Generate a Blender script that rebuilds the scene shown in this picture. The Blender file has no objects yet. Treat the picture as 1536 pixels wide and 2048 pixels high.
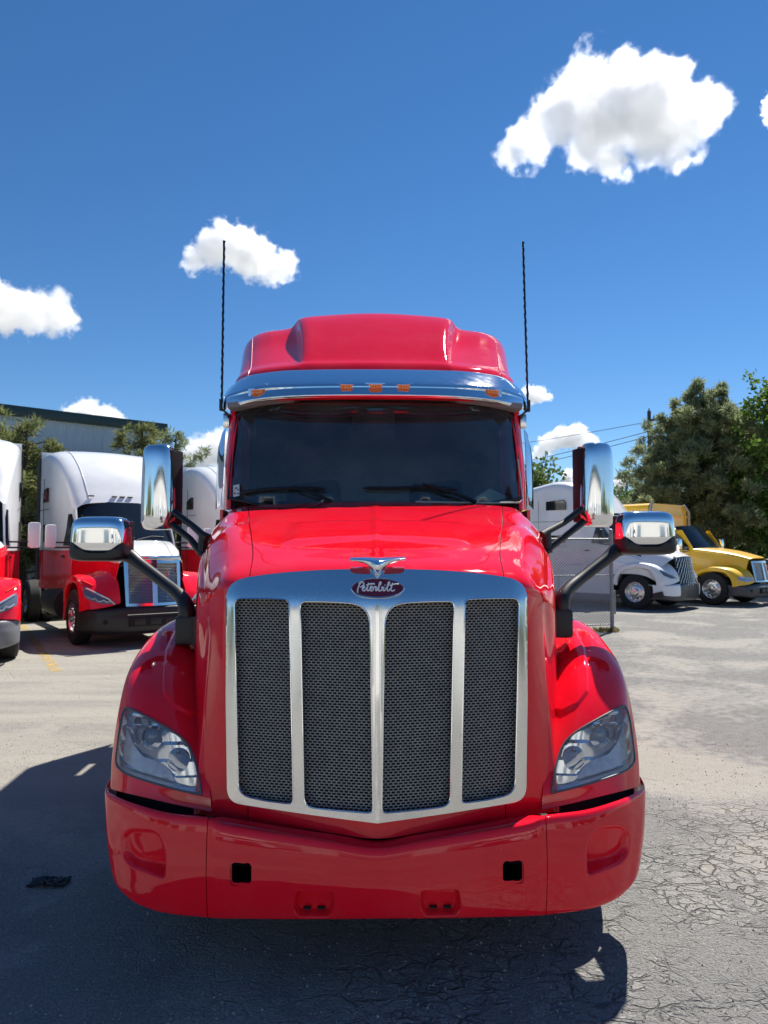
import bpy, bmesh, math, random
import numpy as np
from mathutils import Vector, Matrix, noise as mnoise
from mathutils.geometry import delaunay_2d_cdt

scene = bpy.context.scene
COL = scene.collection
R = math.radians

# ------------------------------------------------------------------ camera
CAM_H, FPX = 1.8, 1420.0
PITCH, YAW = math.atan(71 / FPX), math.atan(23 / FPX)
cam_data = bpy.data.cameras.new('camera')
cam_data.sensor_fit = 'HORIZONTAL'
cam_data.lens = 6.86
cam_data.sensor_width = 6.86 * 1536 / FPX
cam_data.clip_start = 0.05
cam_data.clip_end = 40000
cam_data.dof.use_dof = True
cam_data.dof.focus_distance = 3.2
cam_data.dof.aperture_fstop = 1.8
cam = bpy.data.objects.new('camera', cam_data)
cam.location = (0, 0, CAM_H)
cam.rotation_euler = (math.pi / 2 + PITCH, 0, -YAW)
COL.objects.link(cam)
scene.camera = cam

# ------------------------------------------------------------------ sky, sun, exposure
SUN_EL, SUN_VEC = R(53.6), Vector((0.40, 0.625, 0.0)).normalized()   # horizontal direction towards the sun
SUN_AZ = math.atan2(SUN_VEC.x, SUN_VEC.y)
world = bpy.data.worlds.new('World'); scene.world = world; world.use_nodes = True
wn, wl = world.node_tree.nodes, world.node_tree.links
sky = wn.new('ShaderNodeTexSky'); sky.sky_type = 'NISHITA'; sky.sun_disc = False
sky.sun_elevation = SUN_EL; sky.sun_rotation = SUN_AZ
sky.altitude = 150; sky.air_density = 0.85; sky.dust_density = 0.0; sky.ozone_density = 4.0
bg = wn['Background']; bg.inputs['Strength'].default_value = 0.051
hs = wn.new('ShaderNodeHueSaturation'); hs.inputs['Saturation'].default_value = 1.21
wl.new(sky.outputs[0], hs.inputs['Color']); wl.new(hs.outputs[0], bg.inputs['Color'])
sd = bpy.data.lights.new('sun', 'SUN'); sd.energy = 3.2; sd.angle = R(0.53); sd.color = (1.0, 0.95, 0.87)
sun = bpy.data.objects.new('sun', sd)
to_sun = Vector((SUN_VEC.x * math.cos(SUN_EL), SUN_VEC.y * math.cos(SUN_EL), math.sin(SUN_EL)))
sun.rotation_euler = to_sun.to_track_quat('Z', 'Y').to_euler()
COL.objects.link(sun)
vs = scene.view_settings
vs.view_transform = 'Standard'; vs.look = 'None'; vs.gamma = 1; vs.use_curve_mapping = False
vs.exposure = 1.24
scene.cycles.max_bounces = 16
scene.cycles.glossy_bounces = 5
scene.cycles.diffuse_bounces = 3
scene.cycles.transparent_max_bounces = 12
scene.cycles.volume_bounces = 16
scene.cycles.use_denoising = True
scene.cycles.sample_clamp_indirect = 6

# ------------------------------------------------------------------ pixel <-> place
_F = Vector((math.sin(YAW) * math.cos(PITCH), math.cos(YAW) * math.cos(PITCH), math.sin(PITCH)))
_R = Vector((math.cos(YAW), -math.sin(YAW), 0))
_U = _R.cross(_F)
def at(px, py, d):
    """point at depth y = d that stands at photograph pixel (px, py)"""
    r = _F + _R * ((px - 768) / FPX) + _U * ((1024 - py) / FPX)
    t = d / r.y
    return Vector((r.x * t, d, CAM_H + r.z * t))
def H(h, py, d):
    """the same for the symmetric lorry: h = pixels right of its middle line"""
    t = (1024 - py) / FPX
    dz = d * (math.sin(PITCH) + t * math.cos(PITCH)) / (math.cos(PITCH) - t * math.sin(PITCH))
    return (h / FPX * (d * math.cos(PITCH) + dz * math.sin(PITCH)), d, CAM_H + dz)
def hpx(P):
    P = np.asarray(P, float); y, z = P[..., 1], P[..., 2] - CAM_H
    f = y * math.cos(PITCH) + z * math.sin(PITCH); u = -y * math.sin(PITCH) + z * math.cos(PITCH)
    return np.stack([FPX * P[..., 0] / f, 1024 - FPX * u / f], axis=-1)
def pix(p):
    v = Vector(p) - Vector((0, 0, CAM_H))
    z = v.dot(_F)
    return 768 + FPX * v.dot(_R) / z, 1024 - FPX * v.dot(_U) / z

# ------------------------------------------------------------------ object helpers
ORG = Vector((0, 0, 0))
def set_org(v):
    global ORG
    ORG = Vector(v)
def link(o, parent=None):
    COL.objects.link(o)
    if parent is not None:
        o.parent = parent
    return o
def tag(o, label=None, cat=None, group=None, kind=None):
    if label: o['label'] = label
    if cat: o['category'] = cat
    if group: o['group'] = group
    if kind: o['kind'] = kind
    return o
def thing(name, loc, label, cat, group=None, rz=0.0):
    o = bpy.data.objects.new(name, None)
    o.empty_display_size = 0.2
    o.location = loc; o.rotation_euler = (0, 0, rz)
    link(o); tag(o, label, cat, group)
    return o
def mesh(name, verts, faces, mat, parent=None, smooth=True, sharp=None, face=None, solid=0.0, recalc=False, kind=None):
    me = bpy.data.meshes.new(name)
    v = np.asarray(verts, dtype=float).reshape(-1, 3) - np.array(ORG)
    me.from_pydata([tuple(q) for q in v], [], [tuple(int(i) for i in f) for f in faces])
    me.validate(); me.update()
    if recalc:
        bm = bmesh.new(); bm.from_mesh(me)
        bmesh.ops.recalc_face_normals(bm, faces=bm.faces); bm.to_mesh(me); bm.free()
    if face is not None and len(me.polygons):
        s = sum((p.normal * p.area for p in me.polygons), Vector())
        if s.dot(Vector(face)) < 0:
            me.flip_normals()
    me.polygons.foreach_set('use_smooth', [smooth] * len(me.polygons))
    if smooth and sharp:
        me.set_sharp_from_angle(angle=R(sharp))
    if mat is not None:
        me.materials.append(mat)
    o = bpy.data.objects.new(name, me)
    link(o, parent)
    if solid:
        m = o.modifiers.new('solidify', 'SOLIDIFY'); m.thickness = solid; m.offset = -1
        if smooth:
            e = o.modifiers.new('edge_split', 'EDGE_SPLIT'); e.use_edge_angle = True; e.split_angle = R(48); e.use_edge_sharp = False
    if kind: o['kind'] = kind
    return o
def mir(verts):
    v = np.array(verts, dtype=float).reshape(-1, 3).copy(); v[:, 0] *= -1
    return v
def pair(name, verts, faces, mat, parent, **k):
    """a right-hand part and its mirrored left-hand twin"""
    a = mesh(name, verts, faces, mat, parent, **k)
    kk = dict(k)
    if kk.get('face') is not None:
        f = kk['face']; kk['face'] = (-f[0], f[1], f[2])
    b = mesh(name, mir(verts), [tuple(reversed(f)) for f in faces], mat, parent, **kk)
    return a, b
# ---- Catmull-Rom surfaces
def _basis(ts, n):
    B = np.zeros((len(ts), n + 2))
    for r, t in enumerate(ts):
        i = min(int(math.floor(t)), n - 2); i = max(i, 0); f = t - i
        w = (-.5 * f + f * f - .5 * f ** 3, 1 - 2.5 * f * f + 1.5 * f ** 3, .5 * f + 2 * f * f - 1.5 * f ** 3, -.5 * f * f + .5 * f ** 3)
        for k in range(4):
            B[r, i + k] += w[k]
    return B
def surf(C, us, vs_, symu=False):
    C = np.asarray(C, dtype=float)
    first = 2 * C[:, :1] - C[:, 1:2]
    if symu:
        first = C[:, 1:2].copy(); first[..., 0] *= -1
    E = np.concatenate([first, C, 2 * C[:, -1:] - C[:, -2:-1]], axis=1)
    E = np.concatenate([2 * E[:1] - E[1:2], E, 2 * E[-1:] - E[-2:-1]], axis=0)
    Bu, Bv = _basis(us, C.shape[1]), _basis(vs_, C.shape[0])
    return np.einsum('va,abk,ub->vuk', Bv, E, Bu)
def curve_pts(P, n, closed=False):
    P = np.asarray(P, dtype=float)
    if closed:
        E = np.concatenate([P[-1:], P, P[:2]]); m = len(P) + 1
        ts = np.linspace(0, len(P), n, endpoint=False)
        B = _basis(ts, m)
        return B @ E
    E = np.concatenate([2 * P[:1] - P[1:2], P, 2 * P[-1:] - P[-2:-1]])
    return _basis(np.linspace(0, len(P) - 1, n), len(P)) @ E
def gfaces(nv, nu, closeu=False):
    F = []
    for i in range(nv - 1):
        for j in range(nu - 1):
            a = i * nu + j
            F.append((a, a + 1, a + nu + 1, a + nu))
        if closeu:
            F.append((i * nu + nu - 1, i * nu, (i + 1) * nu, (i + 1) * nu + nu - 1))
    return F
def full(G):
    """right-hand grid -> grid across both sides (column 0 lies on the middle line)"""
    L = G[:, :0:-1].copy(); L[..., 0] *= -1
    return np.concatenate([L, G], axis=1)
def grid(name, G, mat, parent, **k):
    return mesh(name, G.reshape(-1, 3), gfaces(G.shape[0], G.shape[1]), mat, parent, **k)
def gpair(name, G, mat, parent, **k):
    return pair(name, G.reshape(-1, 3), gfaces(G.shape[0], G.shape[1]), mat, parent, **k)
def gnormals(G):
    du = np.gradient(G, axis=1); dv = np.gradient(G, axis=0)
    n = np.cross(du, dv); n /= np.linalg.norm(n, axis=2, keepdims=True) + 1e-12
    return n
# ---- primitive collectors
class MB:
    def __init__(s): s.v, s.f = [], []
    def add(s, v, f):
        o = len(s.v); s.v += [tuple(q) for q in v]; s.f += [tuple(o + i for i in q) for q in f]; return s
    def box(s, c, sz, rz=0.0, bev=0.0, rot=None):
        bm = bmesh.new(); bmesh.ops.create_cube(bm, size=1)
        for q in bm.verts: q.co = Vector((q.co.x * sz[0], q.co.y * sz[1], q.co.z * sz[2]))
        if bev > 0:
            bmesh.ops.bevel(bm, geom=bm.edges[:], offset=bev, segments=2, affect='EDGES', profile=.6)
        M = rot if rot is not None else Matrix.Rotation(rz, 3, 'Z')
        bm.verts.index_update()
        v = [M @ q.co + Vector(c) for q in bm.verts]; f = [[w.index for w in q.verts] for q in bm.faces]
        bm.free(); return s.add(v, f)
    def tube(s, pts, r, n=10, caps=True, flat=1.0, up=None):
        P = [Vector(p) for p in pts]
        rr = r if hasattr(r, '__len__') else [r] * len(P)
        v, f = [], []
        nrm = None
        for i, p in enumerate(P):
            t = (P[min(i + 1, len(P) - 1)] - P[max(i - 1, 0)]).normalized()
            if nrm is None:
                a = Vector(up) if up is not None else (Vector((0, 0, 1)) if abs(t.z) < .9 else Vector((1, 0, 0)))
                nrm = (a - t * a.dot(t)).normalized()
            else:
                nrm = (nrm - t * nrm.dot(t)).normalized()
            b = t.cross(nrm)
            for k in range(n):
                a = 2 * math.pi * k / n
                v.append(p + nrm * math.cos(a) * rr[i] * flat + b * math.sin(a) * rr[i])
        for i in range(len(P) - 1):
            for k in range(n):
                f.append((i * n + k, i * n + (k + 1) % n, (i + 1) * n + (k + 1) % n, (i + 1) * n + k))
        if caps:
            f.append(tuple(range(n - 1, -1, -1))); f.append(tuple((len(P) - 1) * n + k for k in range(n)))
        return s.add(v, f)
    def lathe(s, prof, c, axis, n=32, caps=True):
        """prof: (radius, along-axis) pairs"""
        ax = Vector(axis).normalized()
        a = Vector((0, 0, 1)) if abs(ax.z) < .9 else Vector((1, 0, 0))
        e1 = (a - ax * a.dot(ax)).normalized(); e2 = ax.cross(e1); c = Vector(c)
        v, f = [], []
        for (r, h) in prof:
            for k in range(n):
                t = 2 * math.pi * k / n
                v.append(c + ax * h + (e1 * math.cos(t) + e2 * math.sin(t)) * r)
        for i in range(len(prof) - 1):
            for k in range(n):
                f.append((i * n + k, i * n + (k + 1) % n, (i + 1) * n + (k + 1) % n, (i + 1) * n + k))
        if caps and prof[-1][0] > 1e-4: f.append(tuple((len(prof) - 1) * n + k for k in range(n)))
        if caps and prof[0][0] > 1e-4: f.append(tuple(range(n - 1, -1, -1)))
        return s.add(v, f)
    def prism(s, poly, off):
        """closed 3-D polygon swept by a vector"""
        n = len(poly); o = Vector(off)
        v = [Vector(p) for p in poly] + [Vector(p) + o for p in poly]
        f = [tuple(range(n)), tuple(range(2 * n - 1, n - 1, -1))] + [(i, i + n, (i + 1) % n + n, (i + 1) % n) for i in range(n)]
        return s.add(v, f)
    def grid(s, G):
        return s.add([tuple(q) for q in G.reshape(-1, 3)], gfaces(G.shape[0], G.shape[1]))
    def mirror(s):
        n = len(s.v); s.v += [(-p[0], p[1], p[2]) for p in s.v]
        s.f += [tuple(n + i for i in reversed(q)) for q in list(s.f)]
        return s
    def build(s, name, mat, parent=None, sharp=35, **k):
        return mesh(name, s.v, s.f, mat, parent, sharp=sharp, recalc=k.pop('recalc', True), **k)
    def pair(s, name, mat, parent, sharp=35, **k):
        return pair(name, s.v, s.f, mat, parent, sharp=sharp, recalc=True, **k)
def sstep(a, b, x):
    t = np.clip((x - a) / (b - a), 0, 1); return t * t * (3 - 2 * t)
def poly_sdf(P, X, Y):
    """signed distance to a closed polygon (negative inside)"""
    P = np.asarray(P, float); d = np.full(X.shape, 1e18); s = np.ones(X.shape)
    n = len(P)
    for i in range(n):
        a, b = P[i], P[(i + 1) % n]
        ex, ey = b[0] - a[0], b[1] - a[1]; wx, wy = X - a[0], Y - a[1]
        t = np.clip((wx * ex + wy * ey) / (ex * ex + ey * ey + 1e-12), 0, 1)
        d = np.minimum(d, (wx - ex * t) ** 2 + (wy - ey * t) ** 2)
        c1 = Y >= a[1]; c2 = Y < b[1]; c3 = ex * wy > ey * wx
        flip = (c1 & c2 & c3) | (~c1 & ~c2 & ~c3)
        s = np.where(flip, -s, s)
    return s * np.sqrt(d)

# ------------------------------------------------------------------ materials
MATS = {}
def new_mat(name):
    m = bpy.data.materials.new(name); m.use_nodes = True; MATS[name] = m
    return m, m.node_tree.nodes, m.node_tree.links, m.node_tree.nodes['Principled BSDF']
def simple(name, col, rough=.5, metal=0.0, coat=0.0, coat_rough=.03, spec=.5, var=0.0, scale=8.0, bump=0.0, bscale=60.0, rvar=0.0, var_col=None):
    m, n, l, b = new_mat(name)
    b.inputs['Base Color'].default_value = (*col, 1); b.inputs['Roughness'].default_value = rough
    b.inputs['Metallic'].default_value = metal; b.inputs['Coat Weight'].default_value = coat
    b.inputs['Coat Roughness'].default_value = coat_rough; b.inputs['Specular IOR Level'].default_value = spec
    if var or bump or rvar:
        tc = n.new('ShaderNodeTexCoord')
    if var or rvar:
        nz = n.new('ShaderNodeTexNoise'); nz.inputs['Scale'].default_value = scale; nz.inputs['Detail'].default_value = 6; nz.inputs['Roughness'].default_value = .65
        l.new(tc.outputs['Object'], nz.inputs['Vector'])
    if var:
        mx = n.new('ShaderNodeMix'); mx.data_type = 'RGBA'
        c2 = var_col or tuple(c * (1 - var) for c in col)
        mx.inputs['A'].default_value = (*col, 1); mx.inputs['B'].default_value = (*c2, 1)
        rp = n.new('ShaderNodeMapRange'); rp.inputs['From Min'].default_value = .35; rp.inputs['From Max'].default_value = .68
        l.new(nz.outputs['Fac'], rp.inputs['Value']); l.new(rp.outputs['Result'], mx.inputs['Factor'])
        l.new(mx.outputs['Result'], b.inputs['Base Color'])
    if rvar:
        rr = n.new('ShaderNodeMapRange'); rr.inputs['From Min'].default_value = .3; rr.inputs['From Max'].default_value = .75
        rr.inputs['To Min'].default_value = rough; rr.inputs['To Max'].default_value = rough + rvar
        l.new(nz.outputs['Fac'], rr.inputs['Value']); l.new(rr.outputs['Result'], b.inputs['Roughness'])
    if bump:
        bz = n.new('ShaderNodeTexNoise'); bz.inputs['Scale'].default_value = bscale; bz.inputs['Detail'].default_value = 4
        bp = n.new('ShaderNodeBump'); bp.inputs['Strength'].default_value = bump; bp.inputs['Distance'].default_value = .01
        l.new(tc.outputs['Object'], bz.inputs['Vector']); l.new(bz.outputs['Fac'], bp.inputs['Height']); l.new(bp.outputs['Normal'], b.inputs['Normal'])
    return m
def glass(name, tint, ior=1.5, rough=0.0, dirt=0.0):
    m, n, l, b = new_mat(name); n.remove(b)
    out = n['Material Output']
    tr = n.new('ShaderNodeBsdfTransparent'); tr.inputs['Color'].default_value = (*tint, 1)
    gl = n.new('ShaderNodeBsdfGlossy'); gl.inputs['Roughness'].default_value = rough
    fr = n.new('ShaderNodeFresnel'); fr.inputs['IOR'].default_value = ior
    mx = n.new('ShaderNodeMixShader')
    l.new(fr.outputs[0], mx.inputs[0]); l.new(tr.outputs[0], mx.inputs[1]); l.new(gl.outputs[0], mx.inputs[2])
    last = mx
    if dirt:
        tc = n.new('ShaderNodeTexCoord'); nz = n.new('ShaderNodeTexNoise'); nz.inputs['Scale'].default_value = 5; nz.inputs['Detail'].default_value = 8
        df = n.new('ShaderNodeBsdfDiffuse'); df.inputs['Color'].default_value = (.80, .82, .84, 1)
        mr = n.new('ShaderNodeMapRange'); mr.inputs['From Min'].default_value = .4; mr.inputs['From Max'].default_value = .8; mr.inputs['To Min'].default_value = dirt * .35; mr.inputs['To Max'].default_value = dirt
        m2 = n.new('ShaderNodeMixShader')
        l.new(tc.outputs['Object'], nz.inputs['Vector']); l.new(nz.outputs['Fac'], mr.inputs['Value'])
        l.new(mr.outputs['Result'], m2.inputs[0]); l.new(mx.outputs[0], m2.inputs[1]); l.new(df.outputs[0], m2.inputs[2]); last = m2
    l.new(last.outputs[0], out.inputs['Surface'])
    return m
red = simple('red_paint', (.86, .006, .022), rough=.5, coat=1.0, coat_rough=.03, spec=0.0, bump=.003, bscale=90)
# road grime: faint specks and a thin dusty film in the paint's own colour
_n, _l = red.node_tree.nodes, red.node_tree.links; _b = _n['Principled BSDF']
_tc = _n.new('ShaderNodeTexCoord')
_sp = _n.new('ShaderNodeTexNoise'); _sp.inputs['Scale'].default_value = 120; _sp.inputs['Detail'].default_value = 1
_fl = _n.new('ShaderNodeTexNoise'); _fl.inputs['Scale'].default_value = 2.2; _fl.inputs['Detail'].default_value = 7; _fl.inputs['Roughness'].default_value = .7
_r1 = _n.new('ShaderNodeMapRange'); _r1.inputs['From Min'].default_value = .75; _r1.inputs['From Max'].default_value = .79; _r1.inputs['To Max'].default_value = .3
_r2 = _n.new('ShaderNodeMapRange'); _r2.inputs['From Min'].default_value = .45; _r2.inputs['From Max'].default_value = .8; _r2.inputs['To Max'].default_value = .05
_mx = _n.new('ShaderNodeMath'); _mx.operation = 'MAXIMUM'
_mc = _n.new('ShaderNodeMix'); _mc.data_type = 'RGBA'; _mc.inputs['A'].default_value = _b.inputs['Base Color'].default_value; _mc.inputs['B'].default_value = (.55, .42, .36, 1)
for _q, _r in ((_sp, _r1), (_fl, _r2)):
    _l.new(_tc.outputs['Object'], _q.inputs['Vector']); _l.new(_q.outputs['Fac'], _r.inputs['Value'])
_l.new(_r1.outputs[0], _mx.inputs[0]); _l.new(_r2.outputs[0], _mx.inputs[1]); _l.new(_mx.outputs[0], _mc.inputs['Factor']); _l.new(_mc.outputs['Result'], _b.inputs['Base Color'])
_cr = _n.new('ShaderNodeMapRange'); _cr.inputs['From Min'].default_value = .4; _cr.inputs['From Max'].default_value = .75; _cr.inputs['To Min'].default_value = .02; _cr.inputs['To Max'].default_value = .09
_l.new(_fl.outputs['Fac'], _cr.inputs['Value']); _l.new(_cr.outputs[0], _b.inputs['Coat Roughness'])
chrome = simple('chrome', (.86, .87, .89), rough=.04, metal=1, rvar=.06, scale=14)
chrome_dull = simple('chrome_soft', (.78, .78, .77), rough=.10, metal=1, rvar=.10, scale=9)
black = simple('black_plastic', (.012, .012, .014), rough=.42, bump=.04, bscale=300)
blackg = simple('black_gloss', (.006, .006, .008), rough=.12)
void = simple('engine_bay_black', (.006, .006, .006), rough=.8)
rubber = simple('tyre_rubber', (.018, .018, .019), rough=.75, var=.5, scale=20, bump=.1, bscale=120)
mesh_metal = simple('grille_mesh_steel', (.33, .315, .29), rough=.5, metal=.0, var=.35, scale=25)
amber = simple('amber_lens', (.85, .22, .01), rough=.12, coat=1)
white_paint = simple('white_paint', (.84, .85, .85), rough=.35, coat=.7, var=.08, scale=3)
wshield = glass('windshield_glass', (.66, .76, .78), ior=2.0, dirt=.05)
clear = glass('clear_lens', (.95, .97, .98), ior=1.4, dirt=.22)
dark_glass = glass('tinted_glass', (.62, .68, .68), ior=1.55)
silver = simple('silver_reflector', (.93, .93, .93), rough=.22, metal=.8)
maroon = simple('emblem_maroon', (.11, .003, .02), rough=.2, coat=.6)
int_dark = simple('interior_dark_grey', (.06, .062, .068), rough=.7, var=.3)
int_grey = simple('interior_grey_cloth', (.26, .26, .26), rough=.9, var=.2, bump=.2, bscale=40)
paper = simple('pale_green_paper', (.45, .66, .55), rough=.8)
sticker_m = simple('sticker_white', (.75, .75, .75), rough=.6)
sticker_k = simple('sticker_ink', (.05, .05, .05), rough=.6)
steel = simple('frame_steel', (.03, .03, .032), rough=.55, var=.4, scale=10)
alu = simple('aluminium_wheel', (.72, .72, .72), rough=.2, metal=1, rvar=.15)
# ================================================================== the red lorry
T = thing('semi_truck', (.021, 4.1, 0), 'big red semi truck with chrome grille facing the camera up close', 'truck')
set_org((0, 4.1, 0))
def setback(x, p=1.15):
    return .155 * (abs(x) / .7) ** p
def dface(x, z):
    return 2.955 + .10 * (z - .62) + setback(x)
def wd(d):
    return float(np.interp(d, [3.2, 3.4, 3.8, 4.3, 4.9], [.79, .855, .955, 1.035, 1.065]))

# ---- hood: one smooth net, cut into panels along its seams
A_ = [(3.46, .61), (3.48, .85), (3.5, 1.05), (3.52, 1.25), (3.54, 1.4), (3.58, 1.5), (3.68, 1.58), (3.9, 1.66), (4.2, 1.74), (4.5, 1.80), (4.8, 1.85)]
B_ = [(3.8, .61), (3.82, .8), (3.83, .95), (3.85, 1.1), (3.87, 1.2), (3.9, 1.26), (4.0, 1.31), (4.15, 1.36), (4.35, 1.42), (4.6, 1.47), (4.85, 1.5)]
C_ = [(4.3, .61), (4.32, .7), (4.34, .78), (4.36, .85), (4.38, .9), (4.4, .95), (4.45, .98), (4.55, 1.0), (4.65, 1.03), (4.75, 1.06), (4.9, 1.1)]
net = []
for k, z in enumerate([.61, .85, 1.1, 1.35, 1.56]):
    s, Wc = np.interp(z, [.6, 1.56], [.55, .565]), .80
    xs = [0, .34 * s, .68 * s, s, s + .5 * (Wc - s), s + .85 * (Wc - s), Wc]
    rl = float(np.interp(z, [.61, .85, 1.1, 1.35], [.0, .05, .10, .14]))
    row = [(x, dface(x, z) + .02 + (rl * ((x - .66) / .14) ** 2 if x > .66 else 0), z) for x in xs]
    if k == 0: row = [(x, d, z - .002 + .052 * x) for x, d, z in row]
    net.append(row)
s, Wc = .575, .80
xs = [0, .34 * s, .68 * s, s, s + .5 * (Wc - s), s + .85 * (Wc - s), Wc]
net.append([(x, dface(x, 1.6) + .05 + (.10 * ((x - .66) / .14) ** 2 if x > .66 else 0), 1.695 - .05 * (x / Wc) ** 2 - (.09 * ((x - .66) / .14) ** 2 if x > .66 else 0)) for x in xs])
for d, zc, s, Wc, f in [(3.35, 1.785, .60, .84, .8), (3.7, 1.88, .66, .91, .4), (4.1, 1.975, .735, .985, .1), (4.45, 2.05, .795, 1.035, 0), (4.76, 2.105, .85, 1.062, -.05)]:
    xs = [0, .34 * s, .68 * s, s, s + .5 * (Wc - s), s + .85 * (Wc - s), Wc]
    e = Wc - .17
    net.append([(x, d + f * setback(x), zc - .045 * (x / Wc) ** 2 - (.13 * ((x - e) / .17) ** 2 if x > e else 0)) for x in xs])
for k in range(11):
    for (d, z) in (A_[k], B_[k], C_[k]):
        net[k].append((wd(d), d, z))
HN = np.array(net)
def hood_detail(G, U, V):
    """raised centre plateau and the soft step across the hood"""
    n = gnormals(G)
    up = np.where(n[..., 2:3] < 0, -n, n)
    x, y = np.abs(G[..., 0]), G[..., 1]
    plateau = .010 * (1 - sstep(.40, .50, x)) * sstep(3.5, 3.62, y) * (1 - sstep(3.95, 4.02, y))
    ridge = .006 * (1 - sstep(.0, .035, x)) * (V[:, None] > 5)
    side = .012 * sstep(.0, 1.0, (x - .62 * (y / 4.2)) / .2) * (1 - sstep(4.25, 4.5, y)) * sstep(4.0, 4.2, y)
    return G + up * (plateau + ridge - side)[..., None]
US = np.linspace(0, 2.986, 70); VS = np.concatenate([np.linspace(0, 4, 40, endpoint=False), np.linspace(4, 10, 150)])
G = surf(HN, US, VS, symu=True); G = hood_detail(G, US, VS); Gf = full(G)
FR_OUT = [(0, 1140), (100, 1143), (200, 1150), (258, 1158), (283, 1166), (295, 1178), (299, 1196), (299, 1400), (296, 1578), (288, 1598), (245, 1609), (0, 1643)]
def keep_faces(Gr, poly, inside=False, margin=0.0):
    nv, nu = Gr.shape[:2]
    c = (Gr[:-1, :-1] + Gr[1:, :-1] + Gr[:-1, 1:] + Gr[1:, 1:]) / 4
    q = hpx(c); sd_ = poly_sdf(poly, np.abs(q[..., 0]) if not inside == 'signed' else q[..., 0], q[..., 1])
    F = []
    for i in range(nv - 1):
        for j in range(nu - 1):
            ins = sd_[i, j] < margin
            if ins == bool(inside):
                a = i * nu + j; F.append((a, a + 1, a + nu + 1, a + nu))
    return F
mesh('hood_panel', Gf.reshape(-1, 3), keep_faces(Gf, FR_OUT + [(-5, 1643), (-5, 1140)], margin=-8), red, T, face=(0, -1, 1), solid=.006)
US2 = np.linspace(3.014, 9, 110)
G2 = surf(HN, US2, VS); G2 = hood_detail(G2, US2, VS)
pair('hood_side_panel', G2.reshape(-1, 3), keep_faces(G2, FR_OUT + [(-5, 1643), (-5, 1140)], margin=-8), red, T, face=(.5, -1, 1), solid=.006)
US3 = np.linspace(2.9, 3.1, 4); G3 = surf(HN, US3, VS[48:]); n3 = gnormals(G3); n3 = np.where(n3[..., 1:2] + -n3[..., 2:3] > 0, -n3, n3)
gpair('hood_seam_liner', G3 - n3 * .012, void, T)

# ---- chrome grille surround
def on_face(h, py, proud=.018):
    d = 3.1
    for _ in range(12):
        p = H(h, py, d); z = p[2]
        k = z - 1.575
        t = .27 * (math.sqrt(k * k + .0004) + k) / 2
        d = dface(p[0], z) - proud + t + .018 * max(0, (abs(p[0]) - .60) / .08) ** 2
    return H(h, py, d)
def rounded(P, n=6, r=9.0):
    out = []
    m = len(P)
    for i in range(m):
        p0, p1, p2 = (np.array(P[(i + k - 1) % m][:2], float) for k in range(3))
        rr = P[i][2] if len(P[i]) > 2 else r
        a, b = p0 - p1, p2 - p1; la, lb = np.linalg.norm(a), np.linalg.norm(b)
        rr = min(rr, la * .48, lb * .48)
        s, e = p1 + a / la * rr, p1 + b / lb * rr
        for t in np.linspace(0, 1, n):
            out.append(tuple((1 - t) ** 2 * s + 2 * t * (1 - t) * p1 + t * t * e))
    return out
hole_o = rounded([(176, 1199, 12), (230, 1196.5, 30), (285, 1197, 14), (281, 1400, 60), (276.5, 1588, 34), (230, 1600, 30), (168, 1608, 12), (172, 1400, 60)])
hole_i = rounded([(154, 1203, 12), (100, 1203, 40), (16, 1209, 46), (12, 1400, 60), (8.5, 1627, 12), (80, 1621, 40), (146, 1613, 20), (150, 1400, 60)])
def arc(p0, p1, p2, n=8):
    p0, p1, p2 = (np.array(p, float) for p in (p0, p1, p2))
    return [tuple((1 - t) ** 2 * p0 + 2 * t * (1 - t) * p1 + t * t * p2) for t in np.linspace(0, 1, n)]
outer = ([(0, 1136.5), (60, 1138), (120, 1140), (180, 1144), (225, 1149)] + arc((255, 1153.5), (298, 1160), (301, 1192)) + [(302, 1400)]
         + arc((299.5, 1576), (298, 1602), (274, 1607)) + [(150, 1626.5), (75, 1637), (0, 1647)])
outer_full = outer + [(-x, y) for x, y in reversed(outer[1:-1])]
holes = [hole_o, hole_i, [(-x, y) for x, y in reversed(hole_i)], [(-x, y) for x, y in reversed(hole_o)]]
def plate(loops_outer, loops_holes, step, mapper):
    pts, edges = [], []
    def addloop(L):
        o = len(pts); pts.extend(L)
        for i in range(len(L)): edges.append((o + i, o + (i + 1) % len(L)))
    def dens(L):
        out = []
        for i in range(len(L)):
            a, b = np.array(L[i]), np.array(L[(i + 1) % len(L)]); k = max(1, int(np.linalg.norm(b - a) / step))
            for t in range(k): out.append(tuple(a + (b - a) * t / k))
        return out
    LO = dens(loops_outer); LH = [dens(h) for h in loops_holes]
    addloop(LO)
    for h in LH: addloop(h)
    arr = np.array(LO); x0, y0 = arr.min(0); x1, y1 = arr.max(0)
    X, Y = np.meshgrid(np.arange(x0 + step / 2, x1, step), np.arange(y0 + step / 2, y1, step))
    X = X.ravel(); Y = Y.ravel()
    ok = poly_sdf(LO, X, Y) < -step * .35
    for h in LH: ok &= poly_sdf(h, X, Y) > step * .35
    pts.extend([(float(a), float(b)) for a, b in zip(X[ok], Y[ok])])
    res = delaunay_2d_cdt([Vector(p) for p in pts], edges, [], 0, 1e-5)
    V2 = np.array([tuple(v) for v in res[0]]); F = []
    cen = np.array([V2[list(f)].mean(0) for f in res[2]])
    ins = poly_sdf(LO, cen[:, 0], cen[:, 1]) < 0
    for h in LH: ins &= poly_sdf(h, cen[:, 0], cen[:, 1]) > 0
    F = [tuple(f) for f, k in zip(res[2], ins) if k]
    return [mapper(x, y) for x, y in V2], F
pv, pf = plate(outer_full, holes, 9.0, on_face)
gf = mesh('grille_frame', pv, pf, chrome_dull, T, face=(0, -1, 0), solid=.016)
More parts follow.
